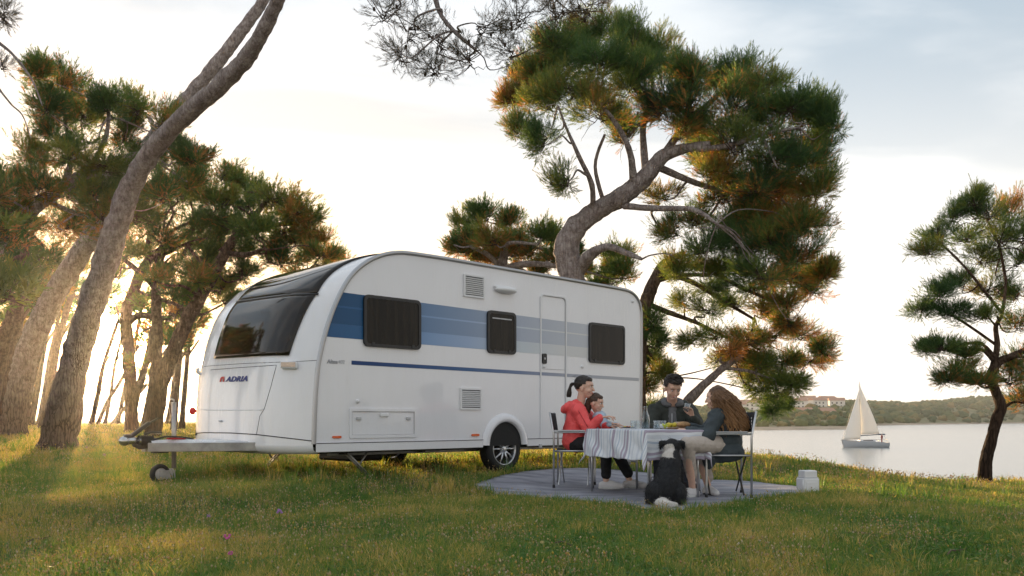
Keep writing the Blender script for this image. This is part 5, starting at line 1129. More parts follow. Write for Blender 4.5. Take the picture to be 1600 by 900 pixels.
def blades(n, y0, y1, pw, h, wd_, name_seed, minw=0.0):
    X, Y = spread(n, y0, y1, pw); k = keep(X, Y) & ((patchn(X, Y, 3.4, 21)+RNG.normal(size=n)*.22) < .62); X, Y = X[k], Y[k]; n = len(X)
    Zg = ground_z(X, Y); a = RNG.random(n)*6.283; p1, p2 = patchn(X, Y, 2.6, 3), patchn(X, Y, 7.0, 4)
    hh = h*RNG.uniform(.45, 1.3, n)*(1+.35*p1); ww = np.maximum(wd_*RNG.uniform(.6, 1.4, n), Y*minw); la = RNG.random(n)*6.283; ln = hh*RNG.uniform(.1, .9, n)
    dx, dy = np.cos(a)*ww/2, np.sin(a)*ww/2; lx, ly = np.cos(la)*ln, np.sin(la)*ln
    B0 = np.stack([X-dx, Y-dy, Zg-.01], 1); B1 = np.stack([X+dx, Y+dy, Zg-.01], 1)
    M0 = np.stack([X-dx*.7+lx*.35, Y-dy*.7+ly*.35, Zg+hh*.6], 1); M1 = np.stack([X+dx*.7+lx*.35, Y+dy*.7+ly*.35, Zg+hh*.6], 1); T_ = np.stack([X+lx, Y+ly, Zg+hh], 1)
    V = np.stack([B0, B1, M1, M0, T_], 1).reshape(-1, 3); i0 = np.arange(n)*5
    Q = np.stack([i0, i0+1, i0+2, i0+3], 1); T3 = np.stack([i0+3, i0+2, i0+4], 1)
    tn = np.clip(.41+.36*p1+.30*p2+RNG.normal(size=n)*.17+np.where(RNG.random(n) < .10, .35, 0)+.18*sstep(Y, 10, 22)+.16*sstep(-X, 0, 4)*sstep(-Y, -8, -5), 0, 1)
    return V, Q, T3, np.repeat(tn, 5)
gs = [blades(190000, 3.9, 9, .6, .058, .0052, 1), blades(130000, 8, 17, .8, .068, .0075, 2, .0006), blades(110000, 15, 60, 1.2, .09, .014, 3, .0009)]
# taller unmown tussocks: scattered, thicker round the caravan's wheels and the mat's edge
def tussocks(n, y0, y1, pw, per, h, wd_, minw):
    X0, Y0 = spread(n, y0, y1, pw); e_ = RNG.integers(0, len(mpoly), 260); f_ = RNG.random(260)[:, None]; ed = mpoly[e_]*(1-f_)+mpoly[(e_+1) % len(mpoly)]*f_; ed = ed+(ed-mpoly.mean(0))*RNG.uniform(.0, .04, 260)[:, None]
    sC_ = RNG.uniform(-.5, 5.8, 330); dC_ = RNG.uniform(-.25, 2.6, 330)
    if y0 < 5: X0 = np.concatenate([X0, ed[:, 0]]); Y0 = np.concatenate([Y0, ed[:, 1]])
    else: X0 = np.concatenate([X0, P0.x+UU.x*sC_+VV.x*dC_]); Y0 = np.concatenate([Y0, P0.y+UU.y*sC_+VV.y*dC_])
    n = len(X0); ct = RNG.normal(size=n)*.22; ch = RNG.uniform(.5, 1.35, n)
    X = np.repeat(X0, per)+RNG.normal(size=n*per)*.035; Y = np.repeat(Y0, per)+RNG.normal(size=n*per)*.035; k = keep(X, Y); ct = np.repeat(ct, per)[k]; ch = np.repeat(ch, per)[k]
    dxc = (X-np.repeat(X0, per))[k]; dyc = (Y-np.repeat(Y0, per))[k]; X, Y = X[k], Y[k]; n = len(X)
    Zg = ground_z(X, Y); a = RNG.random(n)*6.283; hh = h*ch*RNG.uniform(.5, 1.2, n); ww = np.maximum(wd_*RNG.uniform(.6, 1.4, n), Y*minw); lx = dxc*RNG.uniform(.6, 2.2, n)+RNG.normal(size=n)*.012; ly = dyc*RNG.uniform(.6, 2.2, n)+RNG.normal(size=n)*.012
    dx, dy = np.cos(a)*ww/2, np.sin(a)*ww/2
    B0 = np.stack([X-dx, Y-dy, Zg-.01], 1); B1 = np.stack([X+dx, Y+dy, Zg-.01], 1); M0 = np.stack([X-dx*.7+lx*.35, Y-dy*.7+ly*.35, Zg+hh*.6], 1); M1 = np.stack([X+dx*.7+lx*.35, Y+dy*.7+ly*.35, Zg+hh*.6], 1); T_ = np.stack([X+lx, Y+ly, Zg+hh], 1)
    V = np.stack([B0, B1, M1, M0, T_], 1).reshape(-1, 3); i0 = np.arange(n)*5
    return V, np.stack([i0, i0+1, i0+2, i0+3], 1), np.stack([i0+3, i0+2, i0+4], 1), np.repeat(np.clip(.38+ct+RNG.normal(size=n)*.12, 0, 1), 5)
gs += [tussocks(900, 4.0, 10, .6, 20, .085, .0055, 0), tussocks(1200, 9, 30, 1.05, 20, .15, .008, .0008)]
off = 0; VS, QS, TS, TN = [], [], [], []
for V, Q, T3, tn in gs: VS.append(V); QS.append(Q+off); TS.append(T3+off); TN.append(tn); off += len(V)
go = mesh_np('meadow_grass', np.concatenate(VS), [np.concatenate(QS), np.concatenate(TS)], m_grass, attrs={'tint': np.concatenate(TN)})
tag(go, 'short green and straw-coloured meadow grass covering the ground', 'grass', kind='stuff')
# seed heads and tiny flowers on stems; small ground leaves
def heads(n, y0, y1, pw, sz, h, thr, extra=None):
    X, Y = spread(n, y0, y1, pw)
    if extra is not None: X = np.concatenate([X, extra[0]]); Y = np.concatenate([Y, extra[1]])
    k = keep(X, Y) & ((patchn(X, Y, 3.1, 9)+RNG.normal(size=len(X))*.35) > thr)
    if extra is not None: k[-len(extra[0]):] |= keep(extra[0], extra[1])
    X, Y = X[k], Y[k]; n = len(X); Zg = ground_z(X, Y); hh = h*RNG.uniform(.6, 1.5, n); s = sz*RNG.uniform(.6, 1.4, n)*(1+Y*.03)
    c = np.stack([X+RNG.normal(size=n)*.02, Y+RNG.normal(size=n)*.02, Zg+hh], 1); b0 = np.stack([X, Y, Zg], 1)
    o = np.array([(1, 0, 0), (0, 1, 0), (-1, 0, 0), (0, -1, 0), (0, 0, 1.5), (0, 0, -1.2)]); V = c[:, None, :]+o[None]*s[:, None, None]
    st = np.stack([b0+[.0012, 0, 0], b0-[.0012, 0, 0], c], 1); V = np.concatenate([V, st], 1).reshape(-1, 3); i0 = (np.arange(n)*9)[:, None]
    F_ = np.concatenate([i0+np.array(f) for f in ((0, 1, 4), (1, 2, 4), (2, 3, 4), (3, 0, 4), (1, 0, 5), (2, 1, 5), (3, 2, 5), (0, 3, 5), (6, 7, 8))])
    tn = RNG.random(n); return V, F_, np.repeat(tn, 9)
ncar = 2600; sC = RNG.uniform(.0, 5.8, ncar); dC = RNG.uniform(-1.0, 2.6, ncar)
exX = P0.x+UU.x*sC+VV.x*dC; exY = P0.y+UU.y*sC+VV.y*dC
mD = int(3000); exX2 = RNG.normal(-3.0, 1.3, mD); exY2 = RNG.normal(6.3, 1.2, mD)
hs_ = [heads(26000, 3.9, 12, .7, .0042, .075, .30, (np.concatenate([exX, exX2]), np.concatenate([exY, exY2]))), heads(26000, 11, 50, 1.1, .006, .12, .0)]
off = 0; VS, FS, TN = [], [], []
for V, F_, tn in hs_: VS.append(V); FS.append(F_+off); TN.append(tn); off += len(V)
tag(mesh_np('seed_heads', np.concatenate(VS), np.concatenate(FS), m_head, attrs={'tint': np.concatenate(TN)}), 'pale seed heads and tiny flowers dotted through the grass', 'wild flowers', kind='stuff')
def leaves(n, y0, y1, pw, sz):
    X, Y = spread(n, y0, y1, pw); k = keep(X, Y); X, Y = X[k], Y[k]; n = len(X); Zg = ground_z(X, Y)+RNG.uniform(.004, .045, n)
    s = sz*RNG.uniform(.5, 1.5, n); a = RNG.random(n)*6.283; tl = RNG.normal(size=(n, 2))*.35
    cs, sn_ = np.cos(a), np.sin(a); V = []
    for u, v in ((-1, 0), (-.3, .55), (.6, .5), (1, 0), (.6, -.5), (-.3, -.55)):
        x = (u*cs-v*sn_)*s; y = (u*sn_+v*cs)*s; V.append(np.stack([X+x, Y+y, Zg+x*tl[:, 0]+y*tl[:, 1]], 1))
    V = np.stack(V, 1).reshape(-1, 3); i0 = (np.arange(n)*6)[:, None]
    tn = np.clip(.28+.3*patchn(X, Y, 4.3, 12)+RNG.normal(size=n)*.2, 0, 1)
    return V, i0+np.arange(6)[None], np.repeat(tn, 6)
V, F_, tn = leaves(90000, 3.9, 14, .7, .012)
tag(mesh_np('clover_leaves', V, F_, m_grass, attrs={'tint': tn}), 'small clover leaves growing low between the grass blades', 'clover', kind='stuff')
m_pk = mat('pink_petals', (.60, .12, .34), .6); m_pp = mat('purple_petals', (.42, .20, .50), .6); m_stem = mat('flower_stem', (.06, .12, .03), .7)
for px, py, mm, sz, lab in ((437, 818, m_pp, .026, 'tall mauve wildflower right of centre-left in the shaded grass'), (355, 864, m_pk, .024, 'bright pink wildflower low in the grass near the bottom edge'), (326, 824, m_pp, .015, 'tiny mauve wildflower left of the tall mauve one'), (163, 716, m_pp, .03, 'pale mauve wildflower right of the thickest trunk base'), (135, 702, m_pp, .022, 'pale mauve wildflower touching the thickest trunk base'), (360, 892, m_pk, .015, 'small pink wildflower at the very bottom of the picture')):
    p = G(px, py+6); fl = thing('wild_flower', lab, 'flower', p, random.random()*3, 'pink and mauve wildflowers')
    hh = .10; MB().tube([(0, 0, 0), (.006, 0, hh*.6), (0, 0, hh)], .0018, 5).build('stem', m_stem, fl)
    mb = MB()
    for k in range(7):
        a = k*.9; tip = Vector((math.cos(a)*sz*.6, math.sin(a)*sz*.6, hh+sz*.35+(k % 3)*sz*.4)); mb.ball(tip, (sz*.38, sz*.38, sz*.26), n=6)
    mb.build('petals', mm, fl)

m_ftw = mat('fallen_twig_bark', (.13, .09, .06), .9, var=.3, vscale=20)
fc = 0
for k, (px, py) in enumerate(((160, 878), (250, 884), (60, 852), (540, 866), (880, 858), (1120, 880), (1340, 842), (1490, 872))):
    p = G(px, py); o = MB()
    a = random.uniform(0, 3.1); d = Vector((math.cos(a), math.sin(a), 0)); L_ = random.uniform(.12, .26)
    o.tube([p*0-d*L_/2+Vector((0, 0, .03)), Vector((random.uniform(-.02, .02), random.uniform(-.02, .02), .045)), d*L_/2+Vector((0, 0, .03))], [.006, .005, .003], 6); o.tube([Vector((0, 0, .04)), d*L_*.2+Vector((d.y*.06, -d.x*.06, .055))], [.004, .002], 5)
    ob = o.build('fallen_twig', m_ftw); ob.location = p
    tag(ob, ('grey-brown twig lying at the lower left among dry flowers', 'twig right of the leftmost pair of bottom twigs', 'twig lying highest at the far left of the foreground', 'twig in the foreground below the trailer storage hatch', 'twig in the grass below the near edge of the mat', 'twig in the foreground below the seated girl', 'twig in the grass below the sailboat', 'rightmost fallen twig in the foreground grass')[k], 'twig', 'fallen twigs in the foreground grass')
nl = 26000; X, Y = spread(nl, 3.9, 12, .7); k = keep(X, Y); X, Y = X[k], Y[k]; n = len(X); Zg = ground_z(X, Y)+RNG.uniform(.004, .03, n); a = RNG.random(n)*6.283; l_ = RNG.uniform(.03, .06, n); dx, dy = np.cos(a)*l_, np.sin(a)*l_
V = np.stack([np.stack([X-dx, Y-dy, Zg], 1), np.stack([X+dx, Y+dy, Zg+RNG.normal(size=n)*.008], 1), np.stack([X-dx+dy*.06, Y-dy-dx*.06, Zg+.001], 1)], 1).reshape(-1, 3)
tag(mesh_np('needle_litter', V, np.arange(len(V)).reshape(-1, 3), m_ftw), 'brown fallen pine needles littering the ground between the blades', 'needle litter', kind='stuff')
# ------------------------------------------------------------ people and dog
def cap_np(A, B, ra, rb, n=14):
    A, B = np.array(A, float), np.array(B, float); d = B-A; Lg = np.linalg.norm(d)
    if Lg < 1e-6: d = np.array([0, 0, 1.]); Lg = 1e-6
    d = d/Lg; a = np.cross(d, [.31, .9, .3]); a /= np.linalg.norm(a); b = np.cross(d, a); ang = np.arange(n)*2*math.pi/n; C_ = np.cos(ang)[:, None]*a+np.sin(ang)[:, None]*b
    rings = [(A-d*ra*math.cos(t), ra*math.sin(t)) for t in np.linspace(.12, math.pi/2, 5)]+[(B+d*rb*math.sin(t), rb*math.cos(t)) for t in np.linspace(0, math.pi/2-.12, 5)]
    V = np.concatenate([c+C_*r for c, r in rings]+[[A-d*ra], [B+d*rb]]); k = len(rings); I = np.arange(k*n).reshape(k, n); J = np.roll(I, -1, 1)
    Fq = np.stack([I[:-1], J[:-1], J[1:], I[1:]], -1).reshape(-1, 4); Ft = np.concatenate([np.stack([J[0], I[0], np.full(n, k*n)], 1), np.stack([I[-1], J[-1], np.full(n, k*n+1)], 1)])
    return V, Fq, Ft
def ell_np(c, r, M=None, n=18):
    V, Fq, Ft = cap_np((0, 0, -1e-4), (0, 0, 1e-4), 1, 1, n); V = V*np.array(r)
    if M is not None: V = V @ np.array(M.to_3x3()).T
    return V+np.array(c), Fq, Ft
def fuse(name, shapes, voxel, m, par, smooth=4, fold=0.0, fscale=9.0, fstretch=(1, 1, 1), fn=None):
    VS, QS, TS = [], [], []; off = 0
    for V, Fq, Ft in shapes: VS.append(V); QS.append(Fq+off); TS.append(Ft+off); off += len(V)
    o = mesh_np('tmp', np.concatenate(VS), [np.concatenate(QS), np.concatenate(TS)], m)
    md = o.modifiers.new('r', 'REMESH'); md.mode = 'VOXEL'; md.voxel_size = voxel; md.use_smooth_shade = True
    sm_ = o.modifiers.new('s', 'SMOOTH'); sm_.factor = .5; sm_.iterations = smooth
    dg = bpy.context.evaluated_depsgraph_get(); me = bpy.data.meshes.new_from_object(o.evaluated_get(dg)); bpy.data.objects.remove(o)
    me.name = name; n = len(me.vertices); co = np.zeros(n*3, np.float32); me.vertices.foreach_get('co', co); co = co.reshape(-1, 3)
    if fold:
        no = np.zeros(n*3, np.float32); me.vertices.foreach_get('normal', no); no = no.reshape(-1, 3); st = np.array(fstretch)
        dsp = np.array([(1-abs(mnoise.noise(Vector(c*st*fscale)))*2.2)*.6+.5*mnoise.noise(Vector(c*st*fscale*2.3+5)) for c in co])
        co = co+no*(dsp*fold)[:, None]
    ofs = np.array(par.matrix_world.translation if False else par.location); co = co-ofs
    me.vertices.foreach_set('co', co.astype(np.float32).ravel()); me.polygons.foreach_set('use_smooth', np.ones(len(me.polygons), bool))
    me.materials.clear()
    for q in (m if isinstance(m, (list, tuple)) else [m]): me.materials.append(q)
    if fn:
        pc = np.zeros(len(me.polygons)*3, np.float32); me.polygons.foreach_get('center', pc); me.polygons.foreach_set('material_index', fn(pc.reshape(-1, 3)+ofs).astype(np.int32))
    me.update(); o = bpy.data.objects.new(name, me); C.objects.link(o); o.parent = par; return o
def chain(pts, rad): return [cap_np(pts[i], pts[i+1], rad[i], rad[i+1]) for i in range(len(pts)-1)]
def head_shapes(Mh, s=1.0, fem=False):
    def e(c, r): return ell_np(Mh @ Vector(c), np.array(r)*s, Mh)
    P = lambda *c: Mh @ Vector([q*1.0 for q in c])
    Ms = Mh
    sh = [e((-.012, 0, .028), (.096, .076, .088)), e((.022, 0, -.02), (.068, .060, .082)), e((.046, 0, -.078), (.034, .036, .028)), e((.072, 0, .035), (.018, .05, .03)),
          e((-.004, .074, -.012), (.018, .010, .031)), e((-.004, -.074, -.012), (.018, .010, .031)), e((.055, .036, -.03), (.025, .022, .025)), e((.055, -.036, -.03), (.025, .022, .025))]
    sh += [cap_np(P(.088, 0, .008), P(.104, 0, -.026), .008*s, .013*s), cap_np(P(.082, -.018, -.053), P(.082, .018, -.053), .0105*s, .0105*s), cap_np(P(.084, 0, -.053), P(.078, 0, -.075), .010*s, .014*s)]
    return sh
def head_matrix(c, fwd, up=(0, 0, 1), s=1.0):
    f = Vector(fwd).normalized(); u = Vector(up); l = u.cross(f).normalized(); u = f.cross(l)
    return Matrix.Translation(c) @ Matrix((f, l, u)).transposed().to_4x4() @ Matrix.Diagonal((s, s, s, 1))
def face_bits(Mh, par, iris=(.05, .03, .02), brow=(.02, .013, .01), smile=True):
    of = Vector(par.location); m_e = mat('eye_white', (.75, .73, .7), .25); m_i = mat('iris', iris, .2); m_b = mat('eyebrow_hair', brow, .9); m_l = mat('lips', (.42, .13, .11), .5); m_t = mat('teeth', (.8, .78, .74), .3)
    Mo = Matrix.Translation(-of) @ Mh
    for sg in (-1, 1):
        ey = MB().ball(Mo @ Vector((.0765, sg*.030, .006)), (.0115, .0125, .0075), Mo.to_3x3().normalized(), n=10).build('eye', m_e, par)
        MB().ball(Mo @ Vector((.0865, sg*.030, .0055)), (.003, .0052, .0055), Mo.to_3x3().normalized(), n=8).build('iris', m_i, ey)
        MB().tube([Mo @ Vector(p) for p in ((.088, sg*.014, .023), (.0885, sg*.030, .029), (.080, sg*.048, .022))], [.0022, .0026, .0015], 6).build('eyebrow', m_b, par)
        MB().tube([Mo @ Vector(p) for p in ((.085, sg*.019, .0115), (.0875, sg*.030, .0145), (.082, sg*.042, .010))], .0013, 5).build('eyelid', m_b, par)
    if smile:
        mo_ = MB().tube([Mo @ Vector(p) for p in ((.081, -.026, -.044), (.0925, -.012, -.053), (.095, 0, -.055), (.0925, .012, -.053), (.081, .026, -.044))], [.003, .006, .0065, .006, .003], 6).build('mouth', m_l, par)
        MB().tube([Mo @ Vector(p) for p in ((.0925, -.015, -.051), (.0985, 0, -.053), (.0925, .015, -.051))], [.002, .004, .002], 6).build('teeth', m_t, mo_)
    else:
        MB().tube([Mo @ Vector(p) for p in ((.085, -.02, -.052), (.094, 0, -.053), (.085, .02, -.052))], [.003, .006, .003], 6).build('mouth', m_l, par)
def hand_shapes(wr, d, palm_n, s=1.0, curl=(.5, .5, .5, .5), thumb_side=1, spread_=.12):
    """palm, four bent fingers of different length, thumb from the side of the palm near its base"""
    wr, d, n = Vector(wr), Vector(d).normalized(), Vector(palm_n); n = (n-d*n.dot(d)).normalized(); l = n.cross(d)*thumb_side  # l points to the thumb side
    sh = []; ln = (.068, .078, .072, .056)
    for i in range(4):
        o = (.030-.020*i); k = wr+d*.088*s+l*o*s-(l*0)
        sh.append(cap_np(wr+l*o*.55*s+d*.01*s, k, .0135*s, .0115*s))
        dd = (d+l*(1.5-i)*spread_).normalized(); p = k; a = 0; seg = (ln[i]*.45, ln[i]*.33, ln[i]*.26); r = (.0092, .0083, .0074)
        for j in range(3):
            a += curl[i]*(.55, .9, .6)[j]; q = p+(dd*math.cos(a)+n*math.sin(a))*seg[j]*1.1*s; sh.append(cap_np(p, q, r[j]*s, (r[j]-.0008)*s)); p = q
    t0 = wr+d*.028*s+l*.030*s; t1 = t0+(d*.6+l*.75+n*.25).normalized()*.036*s; t2 = t1+(d*.85+l*.25+n*.4).normalized()*.032*s; t3 = t2+(d*.9-l*.05+n*.45).normalized()*.024*s
    sh += [cap_np(wr+d*.02*s+l*.012*s, t0, .015*s, .0135*s), cap_np(t0, t1, .013*s, .0105*s), cap_np(t1, t2, .0100*s, .0092*s), cap_np(t2, t3, .0092*s, .0075*s)]
    return sh
def shoe(name, ank, toe_dir, par, m_up, m_sole, s=1.0, L_=.25):
    a = Vector(ank); d = Vector(toe_dir); d.z = 0; d.normalize(); zf = a.z; base = zf
    heel = a-d*.045*s; heel.z = floor_h+.045*s; ball_ = a+d*.12*s; ball_.z = floor_h+.04*s; toe = a+d*(L_-.075)*s; toe.z = floor_h+.033*s
    mid = a+d*.05*s; mid.z = floor_h+.065*s
    up_ = fuse(name, [cap_np(a-Vector((0, 0, .03*s)), heel, .042*s, .040*s), cap_np(heel, ball_, .040*s, .042*s), cap_np(ball_, toe, .042*s, .032*s), cap_np(a-Vector((0, 0, .04*s)), mid, .04*s, .036*s), cap_np(mid, ball_, .036*s, .038*s)], .006, m_up, par, smooth=3)
    Mz = Matrix((d, Vector((0, 0, 1)).cross(d), Vector((0, 0, 1)))).transposed(); of = Vector(par.location)
    mb = MB(); out_ = []
    Ls = L_*s
    for i in range(24):
        t_ = 2*math.pi*i/24; x = math.cos(t_)*Ls*.5+(.5*Ls-.085*s); y = math.sin(t_)*(.040+.006*math.cos(t_))*s; p = Mz @ Vector((x, y, 0)); out_.append(Vector((a.x+p.x, a.y+p.y, floor_h+.001))-of)
    mb.prism(out_, (0, 0, .024*s), smooth=True); mb.build('sole', m_sole, up_); return up_
def skin_mat(name, c):
    m = mat(name, c, .5, var=.06, vscale=30); b = m.node_tree.nodes['Principled BSDF']; b.inputs['Subsurface Weight'].default_value = .15; b.inputs['Subsurface Radius'].default_value = (.01, .004, .002); return m
m_sk1 = skin_mat('skin_light', (.66, .42, .32)); m_sk2 = skin_mat('skin_warm', (.62, .38, .28))
m_redj = mat('red_rain_jacket', (.86, .10, .10), .5, bump=.15, bscale=200, var=.06, vscale=5); m_blk = mat('black_trousers', (.014, .014, .016), .85, bump=.2, bscale=150)
m_olv = mat('dark_olive_jacket', (.030, .034, .028), .8, bump=.2, bscale=150, var=.15, vscale=5); m_hod = mat('grey_hoodie', (.13, .13, .135), .9, bump=.2, bscale=250)
m_slt = mat('slate_parka', (.045, .058, .066), .75, bump=.2, bscale=150, var=.12, vscale=5); m_crm = mat('cream_trousers', (.50, .43, .38), .85, bump=.2, bscale=150)
m_ltb = mat('pale_blue_shirt', (.42, .52, .62), .9, bump=.15, bscale=200, var=.1, vscale=8)
def crease(m, st=.4, sc=9):
    """soft cloth creases under the fine weave"""
    t = m.node_tree; b = t.nodes['Principled BSDF']; tc = t.nodes.new('ShaderNodeTexCoord'); n = t.nodes.new('ShaderNodeTexNoise'); n.inputs['Scale'].default_value = sc; n.inputs['Detail'].default_value = 3; n.inputs['Distortion'].default_value = 1.5
    w_ = t.nodes.new('ShaderNodeMath'); w_.operation = 'PINGPONG'; w_.inputs[1].default_value = .25; bu = t.nodes.new('ShaderNodeBump'); bu.inputs['Strength'].default_value = st; bu.inputs['Distance'].default_value = .05
    t.links.new(tc.outputs['Object'], n.inputs['Vector']); t.links.new(n.outputs[0], w_.inputs[0]); t.links.new(w_.outputs[0], bu.inputs['Height'])
    if b.inputs['Normal'].links: t.links.new(b.inputs['Normal'].links[0].from_socket, bu.inputs['Normal'])
    t.links.new(bu.outputs[0], b.inputs['Normal'])
for m_ in (m_redj, m_olv, m_slt, m_crm, m_ltb, m_blk, m_hod): crease(m_)
m_wsh = mat('white_shirt', (.72, .71, .72), .9)
m_shoe = mat('white_sneaker', (.66, .64, .64), .6, bump=.1, bscale=120); m_sole = mat('white_rubber_sole', (.6, .6, .58), .6); m_dsh = mat('dark_shoe', (.03, .03, .035), .6)
m_mauv = mat('mauve_trousers', (.22, .17, .20), .85)
def hair_mat(name, c1, c2):
    return ramp_attr(name, 'tint', [(0, c1), (1, c2)], .45, 0.0, .5)
m_hdk = mat('dark_brown_hair', (.022, .014, .010), .4, var=.4, vscale=40, stretch=(1, 1, .2), bump=.5, bscale=90)
m_hbr = hair_mat('curly_brown_hair', (.085, .042, .022), (.46, .24, .10)); m_hch = mat('brown_child_hair', (.06, .033, .02), .5, var=.4, vscale=40, bump=.4, bscale=90)
def strands(name, roots, m, par, n=5, rmul=1.0):
    root_ = par
    while root_.parent: root_ = root_.parent
    """roots: list of (points, radius, tint start, tint end)"""
    of = np.array(root_.location); V, F_ = tubes_np([(np.array(p)-of, np.concatenate([np.full(len(p)-2, r), [r*.7, r*.2]])) for p, r, a, b in roots], n)
    tn = np.concatenate([np.repeat(np.linspace(a, b, len(p)), n) for p, r, a, b in roots]); return mesh_np(name, V, F_, m, par, smooth=True, attrs={'tint': tn})
floor_h = ZG+.03
# ---- woman in red
wm = thing('person', 'woman in a red hooded jacket with a dark ponytail, smiling and pointing across the table', 'person', W(897, 700, 10.42)*1); wm.location.z = floor_h
Hd = W(913, 605.5, 10.40); Mh = head_matrix(Hd, (.93, -.34, -.06), s=1.13)
sh = head_shapes(Mh); nk = W(906, 633, 10.43)
sh += chain([Hd+Vector((-.02, 0, -.06)), nk, W(902, 652, 10.43)], [.052, .052, .08]) + chain([W(902, 652, 10.43), W(898, 690, 10.43)], [.10, .12])
sr, er, wr_ = W(903, 642, 10.25), W(920, 671, 10.16), W(939, 652, 10.08); sl, el_, wl = W(908, 642, 10.61), W(934, 669, 10.52), W(950, 665.5, 10.16)
sh += chain([sr, er, wr_], [.045, .035, .026]) + chain([sl, el_, wl], [.045, .035, .026])
sh += hand_shapes(wr_+Vector((.01, 0, .0)), (1, -.05, .12), (0, 0, -1), .95, (.25, .5, .8, .9), thumb_side=-1) + hand_shapes(wl+Vector((.01, 0, 0)), (1, -.35, .02), (0, .0, -1), .92, (.3, .3, .3, .35), thumb_side=1)
hr_, kr, ar = W(900, 694, 10.31), W(947, 694, 10.10), W(947, 752, 10.02); hl_, kl, al = W(900, 693, 10.53), W(956, 693, 10.33), W(984, 750, 10.16)
sh += chain([W(898, 690, 10.43), hr_, kr, ar], [.11, .075, .048, .034]) + chain([W(898, 690, 10.43), hl_, kl, al], [.11, .075, .048, .034])
fuse('body', sh, .0052, m_sk1, wm, smooth=3); face_bits(Mh, wm)
jk_ = [cap_np(W(900, 655, 10.37), W(897, 688, 10.37), .115, .13), cap_np(W(900, 655, 10.50), W(897, 688, 10.50), .115, .13), ell_np(W(902, 652, 10.43), (.13, .205, .17)), ell_np(W(899, 675, 10.43), (.145, .19, .16)), ell_np(W(898, 689, 10.43), (.15, .20, .115)), cap_np(sr, sl, .085, .085), ell_np(W(896, 636, 10.44), (.12, .13, .055))]
jk_ += chain([sr+Vector((0, .03, 0)), er, wr_-Vector((.01, 0, 0))], [.088, .064, .042]) + chain([sl-Vector((0, .03, 0)), el_, wl], [.088, .064, .042])
jk_ += chain([W(897, 631, 10.31), W(887, 636, 10.36), W(883, 639, 10.43), W(887, 636, 10.52), W(897, 631, 10.57)], [.035, .045, .05, .045, .035]) + [ell_np(W(891, 634, 10.43), (.06, .10, .05), Matrix.Rotation(R(25), 4, 'Y')), ell_np(W(902, 632, 10.43), (.075, .08, .06)), cap_np(W(898, 638, 10.31), W(898, 638, 10.56), .07, .07)]
fuse('rain_jacket', jk_, .009, m_redj, wm, smooth=2, fold=.015, fscale=7, fstretch=(1, 1, .75))
of = Vector(wm.location)
MB().tube([Vector(p)-of for p in (er+Vector((-.02, -.075, .03)), sr+Vector((0, -.088, .0)), sr+Vector((-.01, -.02, .075)))], .0035, 6).build('sleeve_seam', mat('dark_red_seam', (.40, .02, .03), .6), wm)
fuse('trousers', chain([W(900, 692, 10.43), hr_, kr+Vector((0, 0, -.01)), ar+Vector((0, 0, .075))], [.11, .095, .072, .055]) + chain([W(900, 692, 10.43), hl_, kl, al+Vector((-.02, 0, .075))], [.11, .095, .072, .055]), .008, m_blk, wm, smooth=3, fold=.006, fscale=12)
shoe('sneaker', ar, (1, -.25, 0), wm, m_shoe, m_sole); shoe('sneaker', al, (1, -.3, 0), wm, m_shoe, m_sole)
hh_ = [ell_np(Mh @ Vector((-.018, 0, .038)), (.096, .081, .090), Mh), ell_np(Mh @ Vector((.035, 0, .082)), (.045, .058, .028), Mh)]
hair = fuse('hair', hh_, .006, m_hdk, wm, smooth=3, fold=.003, fscale=30)
# keep the face clear: hair ends at the hairline
def trim_hair(o, Mh, f):
    me = o.data; bm = bmesh.new(); bm.from_mesh(me); Mi = Mh.inverted(); of = Vector(o.parent.location); dl = [v for v in bm.verts if f(Mi @ (v.co+of))]
    bmesh.ops.delete(bm, geom=dl, context='VERTS'); bm.to_mesh(me); bm.free()
trim_hair(hair, Mh, lambda p: (p.x > .035 and p.z < .062) or (p.x > -.03 and p.z < .0 and abs(p.y) > .04) or (p.x > .0 and p.z < .03))
of = Vector(wm.location)
pony = []
for k in range(46):
    a = random.uniform(0, 6.28); r = .026*math.sqrt(random.random()); b0 = Mh @ Vector((-.10, 0, .045)); u = []
    for i in range(9):
        v = i/8; x = -.055*math.sin(min(1, v*1.6)*math.pi/2)-.02*v; z = .035*math.sin(v*3.1)*(1-v)-.17*v**1.1; sp_ = 1-.35*v if v > .2 else .5+2.5*v
        u.append(b0+Vector((x+.01*math.sin(v*7+a), math.cos(a)*r*sp_*1.1, z))+Vector((math.sin(a)*r*sp_, 0, 0)))
    pony.append((u, .007, 0.0, .12))
fly = []
for k in range(40):
    a = random.uniform(-2.6, 2.6); p = Mh @ Vector((math.cos(a)*.09-.02, math.sin(a)*.078, .07+random.uniform(-.03, .05))); d = Mh.to_3x3() @ Vector((-1, random.gauss(0, .4), random.gauss(.2, .3))); fly.append(([p, p+d*.02, p+d*.04], .0011, 0, 1))
strands('loose_strands', fly, m_hdk, hair, 3)
strands('ponytail', pony, hair_mat('dark_ponytail_hair', (.02, .013, .010), (.07, .045, .03)), hair, 5); MB().ball(Mh @ Vector((-.112, 0, .048))-of, (.02, .026, .026), n=10).build('hair_tie', m_wtrim, hair)
